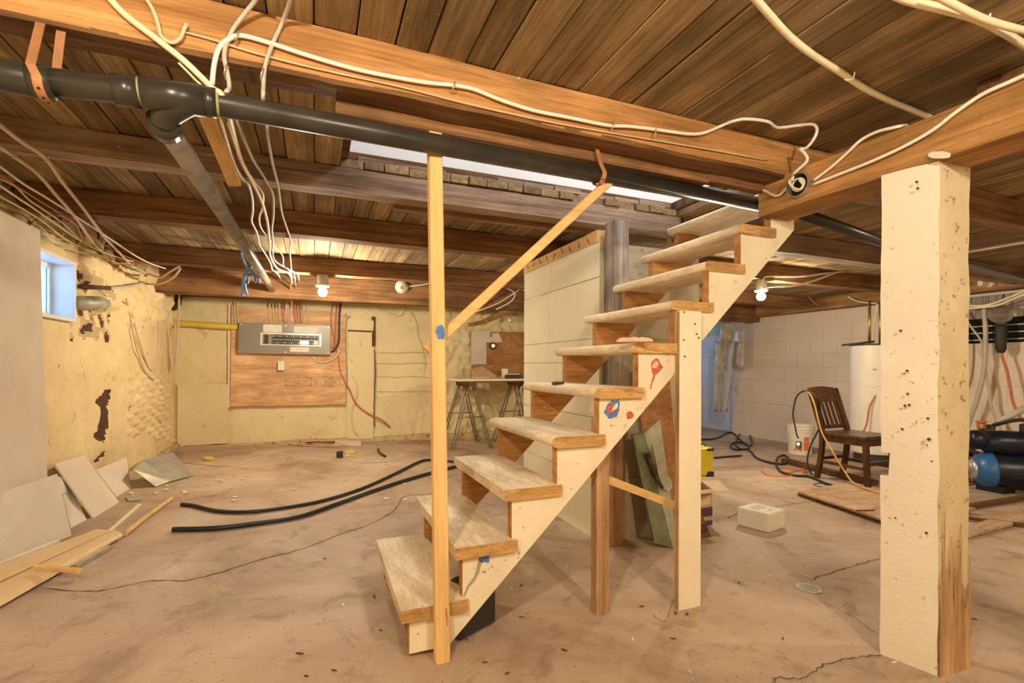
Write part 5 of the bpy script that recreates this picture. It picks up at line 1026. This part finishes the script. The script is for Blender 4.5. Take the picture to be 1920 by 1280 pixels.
MB().slab([pc_+D_*.05+Vector((-.06, -.06, .10)), pc_+D_*.3+Vector((-.06, -.06, .10)), pc_+D_*.3+Vector((.06, .06, .10)), pc_+D_*.05+Vector((.06, .06, .10))], (0, 0, .08)).bevel(.01).build('switch_box', 'pump_navy', pm)
MB().slab([pc_+D_*.33+Vector((-.09, -.08, -.02)), pc_+D_*.6+Vector((-.09, -.08, -.02)), pc_+D_*.6+Vector((.06, .06, -.02)), pc_+D_*.33+Vector((.06, .06, -.02))], (0, 0, .12)).bevel(.01).build('gear_box', 'pump_navy', pm)
def pp(u, v, o=0.): return ond(u, v, c_-D_*.1+Vector((-.1, -.1, 0))*o)
MB().tube(spline([pp(1808, 818), pp(1809, 830), pp(1820, 842), pp(1842, 856), pp(1853, 866), pp(1852, 874), pp(1843, 888), pp(1838, 897)], 4), .020, 9).build('copper_pipe', 'copper_rust', pm, smooth=True)
MB().tube(spline([pp(1808, 818), pp(1815, 814), pp(1832, 810), pp(1856, 807), pp(1858, 800)], 4), .022, 9).build('manifold', 'copper_rust', pm, smooth=True)
MB().tube([pp(1858, 832), pp(1858, 796)], .032, 10).build('riser_pipe', 'iron', pm, smooth=True); MB().lathe([(.02, 0), (.035, .02), (.035, .06), (.02, .08)], pp(1840, 806), n=10).build('valve', 'brass', pm); MB().lathe([(.03, 0), (.045, .01), (.045, .02), (.0, .025)], pp(1840, 793), n=8).build('valve_handle', 'print_red', pm)
MB().tube([pp(1812, 908), pp(1830, 904), pp(1846, 904)], .02, 8).build('outlet_pipe', 'copper_rust', pm, smooth=True); MB().tube([pp(1812, 884), pp(1817, 900), pp(1820, 906)], .014, 8).build('drain_cock', 'copper_rust', pm, smooth=True)
tag(MB().tube([pp(1870, 792), atx(1940, 756, 6.3)], .03, 12).build('pvc_pipe', 'cable_grey', smooth=True), 'grey plastic pipe rising from the pump', 'pipe')
cable('black hose leaving the pump to the wall', 'cable_black', .018, [pp(1862, 797), atx(1900, 788, 6.0), atx(1940, 786, 6.3)], name='rubber_hose', cat='hose')
for v in (851, 863): MB().bar(pp(1796, v-1, -1), pp(1850, v+1, -1), .06, .05).build('dark_bar', 'rubber_black', pm)  # dark timber bars beside the pump, only grouped with it
# small dark window in the right wall with grey board above
m_ = MB(); yA, yB = atx(1935, 600, XR).y-.5, atx(1795, 600, XR).y+.15
gb = struct(MB().box(XR-.022, XR-.002, yA, yB, 1.55, 1.80).build('trim_1', 'stud_grey'), 'grey weathered board above the small dark window')
w2 = struct(MB().box(XR-.016, XR-.002, yA, yB, 1.28, 1.55).build('window_2', 'void'), 'small dark basement window with horizontal bars')
for z in (1.31, 1.385, 1.46): MB().box(XR-.03, XR-.016, yA, yB, z, z+.012).build('window_bar', 'galv_dull', w2)
dl = thing('drop_light', 'glass bulb drop light with black handle hanging on the block wall', 'lamp', atx(1878, 648, 6.68).to_tuple()); c_ = atx(1877, 590, 6.70)
MB().lathe([(0, -.09), (.04, -.085), (.085, -.05), (.10, 0), (.085, .05), (.05, .08), (.035, .1), (.035, .12)], c_, (0, 0, -1), 20).build('bulb', 'bulb_clear', dl, smooth=True); MB().lathe([(.036, .10), (.05, .14), (.045, .36), (.03, .40), (0, .40)], c_, (0, 0, -1), 14).build('handle', 'rubber_black', dl, smooth=True); MB().tube([c_+UPZ*.09, c_+UPZ*.22+Vector((.05, 0, 0))], .006, 6).build('hook', 'iron', dl)
cable('red cord hanging from the drop light down the block wall', 'cable_red', .013, X(6.70, (1877, 645), (1880, 670), (1888, 695), (1894, 725), (1900, 755), (1915, 785), (1935, 805)), name='power_cord', cat='cord')
t_ = thing('lamp_socket', 'bare lamp socket on the orange sill beam', 'lamp holder', atx(1850, 535, 6.74).to_tuple()); MB().lathe([(.05, 0), (.05, .03), (.035, .05), (.035, .12), (0, .12)], atx(1860, 530, 6.742), (-1, .5, 0), 14).build('socket', 'white_plastic', t_)
# plastic sheet and the recess behind the stair leg
ps = thing('plastic_sheet', 'crumpled translucent plastic sheet hanging in the doorway by the block wall', 'plastic sheet', atx(1365, 770, 6.6).to_tuple())
def film(nm, u0, u1, v0, v1, mat, taper, crum, seed):
    b = MB(); rows = []
    for j in range(17):
        t = j/16; row = []
        for i in range(13):
            s_ = i/12; uu = u0+(u1-u0)*s_; uu = (u0+u1)/2+(uu-(u0+u1)/2)*(1-taper*t)+6*t*seed
            vv_ = v0+(v1-v0)*t+4*noise.noise(Vector((s_*5, seed, 0)))*t
            x_ = 6.62-crum*math.sin(s_*8+t*2)*.5-crum*noise.noise(Vector((s_*4+seed, t*6, 3)))
            row.append(b.bm.verts.new(atx(uu, vv_, x_)))
        rows.append(row)
    for A, B in zip(rows, rows[1:]):
        for i in range(12): b.bm.faces.new((A[i], A[i+1], B[i+1], B[i]))
    o = b.build(nm, mat, ps, smooth=True); md = o.modifiers.new('solid', 'SOLIDIFY'); md.thickness = .003
film('upper_film', 1350, 1394, 578, 690, 'film_tan', -.15, .06, 0); film('crumpled_film', 1338, 1378, 640, 772, 'plastic_film', .35, .13, -1)
struct(MB().box(7.13, 7.3, 6.5, 8.3, 1.62, 1.88).build('trim_2', 'green_board'), 'pale green board above the blue recess wall')
# tubes of light: nail heads, paint on the girder
tag(MB().slab([atx(u, v, 1.9405) for u, v in blob(1762, 291, 26, 6, 77)], (-.003, 0, 0)).build('paint_smear', 'paint_post'), 'white paint smear on the girder above the post', 'paint smear')

# ================================================================ LAMPS
def bulb_fixture(label, P, zj, group=None, grow=1.):
    """porcelain keyless lamp holder on a round box under a joist; P is the bulb's centre"""
    t_ = thing('ceiling_bulb', label, 'lamp', (P[0], P[1], P[2]-.05), group)
    c = Vector(P)
    MB().lathe([(.05, .0), (.05, zj-c.z-.062)], c+Vector((0, 0, .062)), n=16).build('outlet_box', 'galv_dull', t_, smooth=False)
    MB().lathe([(.03, 0), (.055, .006), (.066, .016), (.064, .022), (0, .022)], c+Vector((0, 0, .04)), n=24).build('porcelain_base', 'porcelain', t_, smooth=True)
    MB().lathe([(.017, 0), (.02, .012), (.018, .02)], c+Vector((0, 0, .024)), n=14).build('socket', 'porcelain', t_, smooth=True)
    MB().lathe([(0, -.044), (.02, -.040), (.034, -.026), (.041, -.004), (.037, .014), (.024, .028), (.014, .034)], c, n=20).build('bulb', 'bulb_glow', t_, smooth=True)
bulb_fixture('lit bare bulb in a white holder above the breaker panel', aty(605, 547, 4.94), JB, 'bare bulbs')
bulb_fixture('lit bare bulb hanging near the water heater and block wall', aty(1427, 555, 3.54), JB, 'bare bulbs')
bulb_fixture('bare bulb on the ceiling planks over the open floor before the stairs', (-.42, .10, C-.10), C, 'bare bulbs')
bulb_fixture('unseen added fill bulb on the ceiling planks left of the girder', (1.0, -.55, C-.10), C, 'bare bulbs')  # out of view, added to brighten the stringer and post
bulb_fixture('unseen added fill bulb on the planks beyond the girder', (4.6, .2, C-.10), C, 'bare bulbs')  # out of view, added as ambient fill for the right side
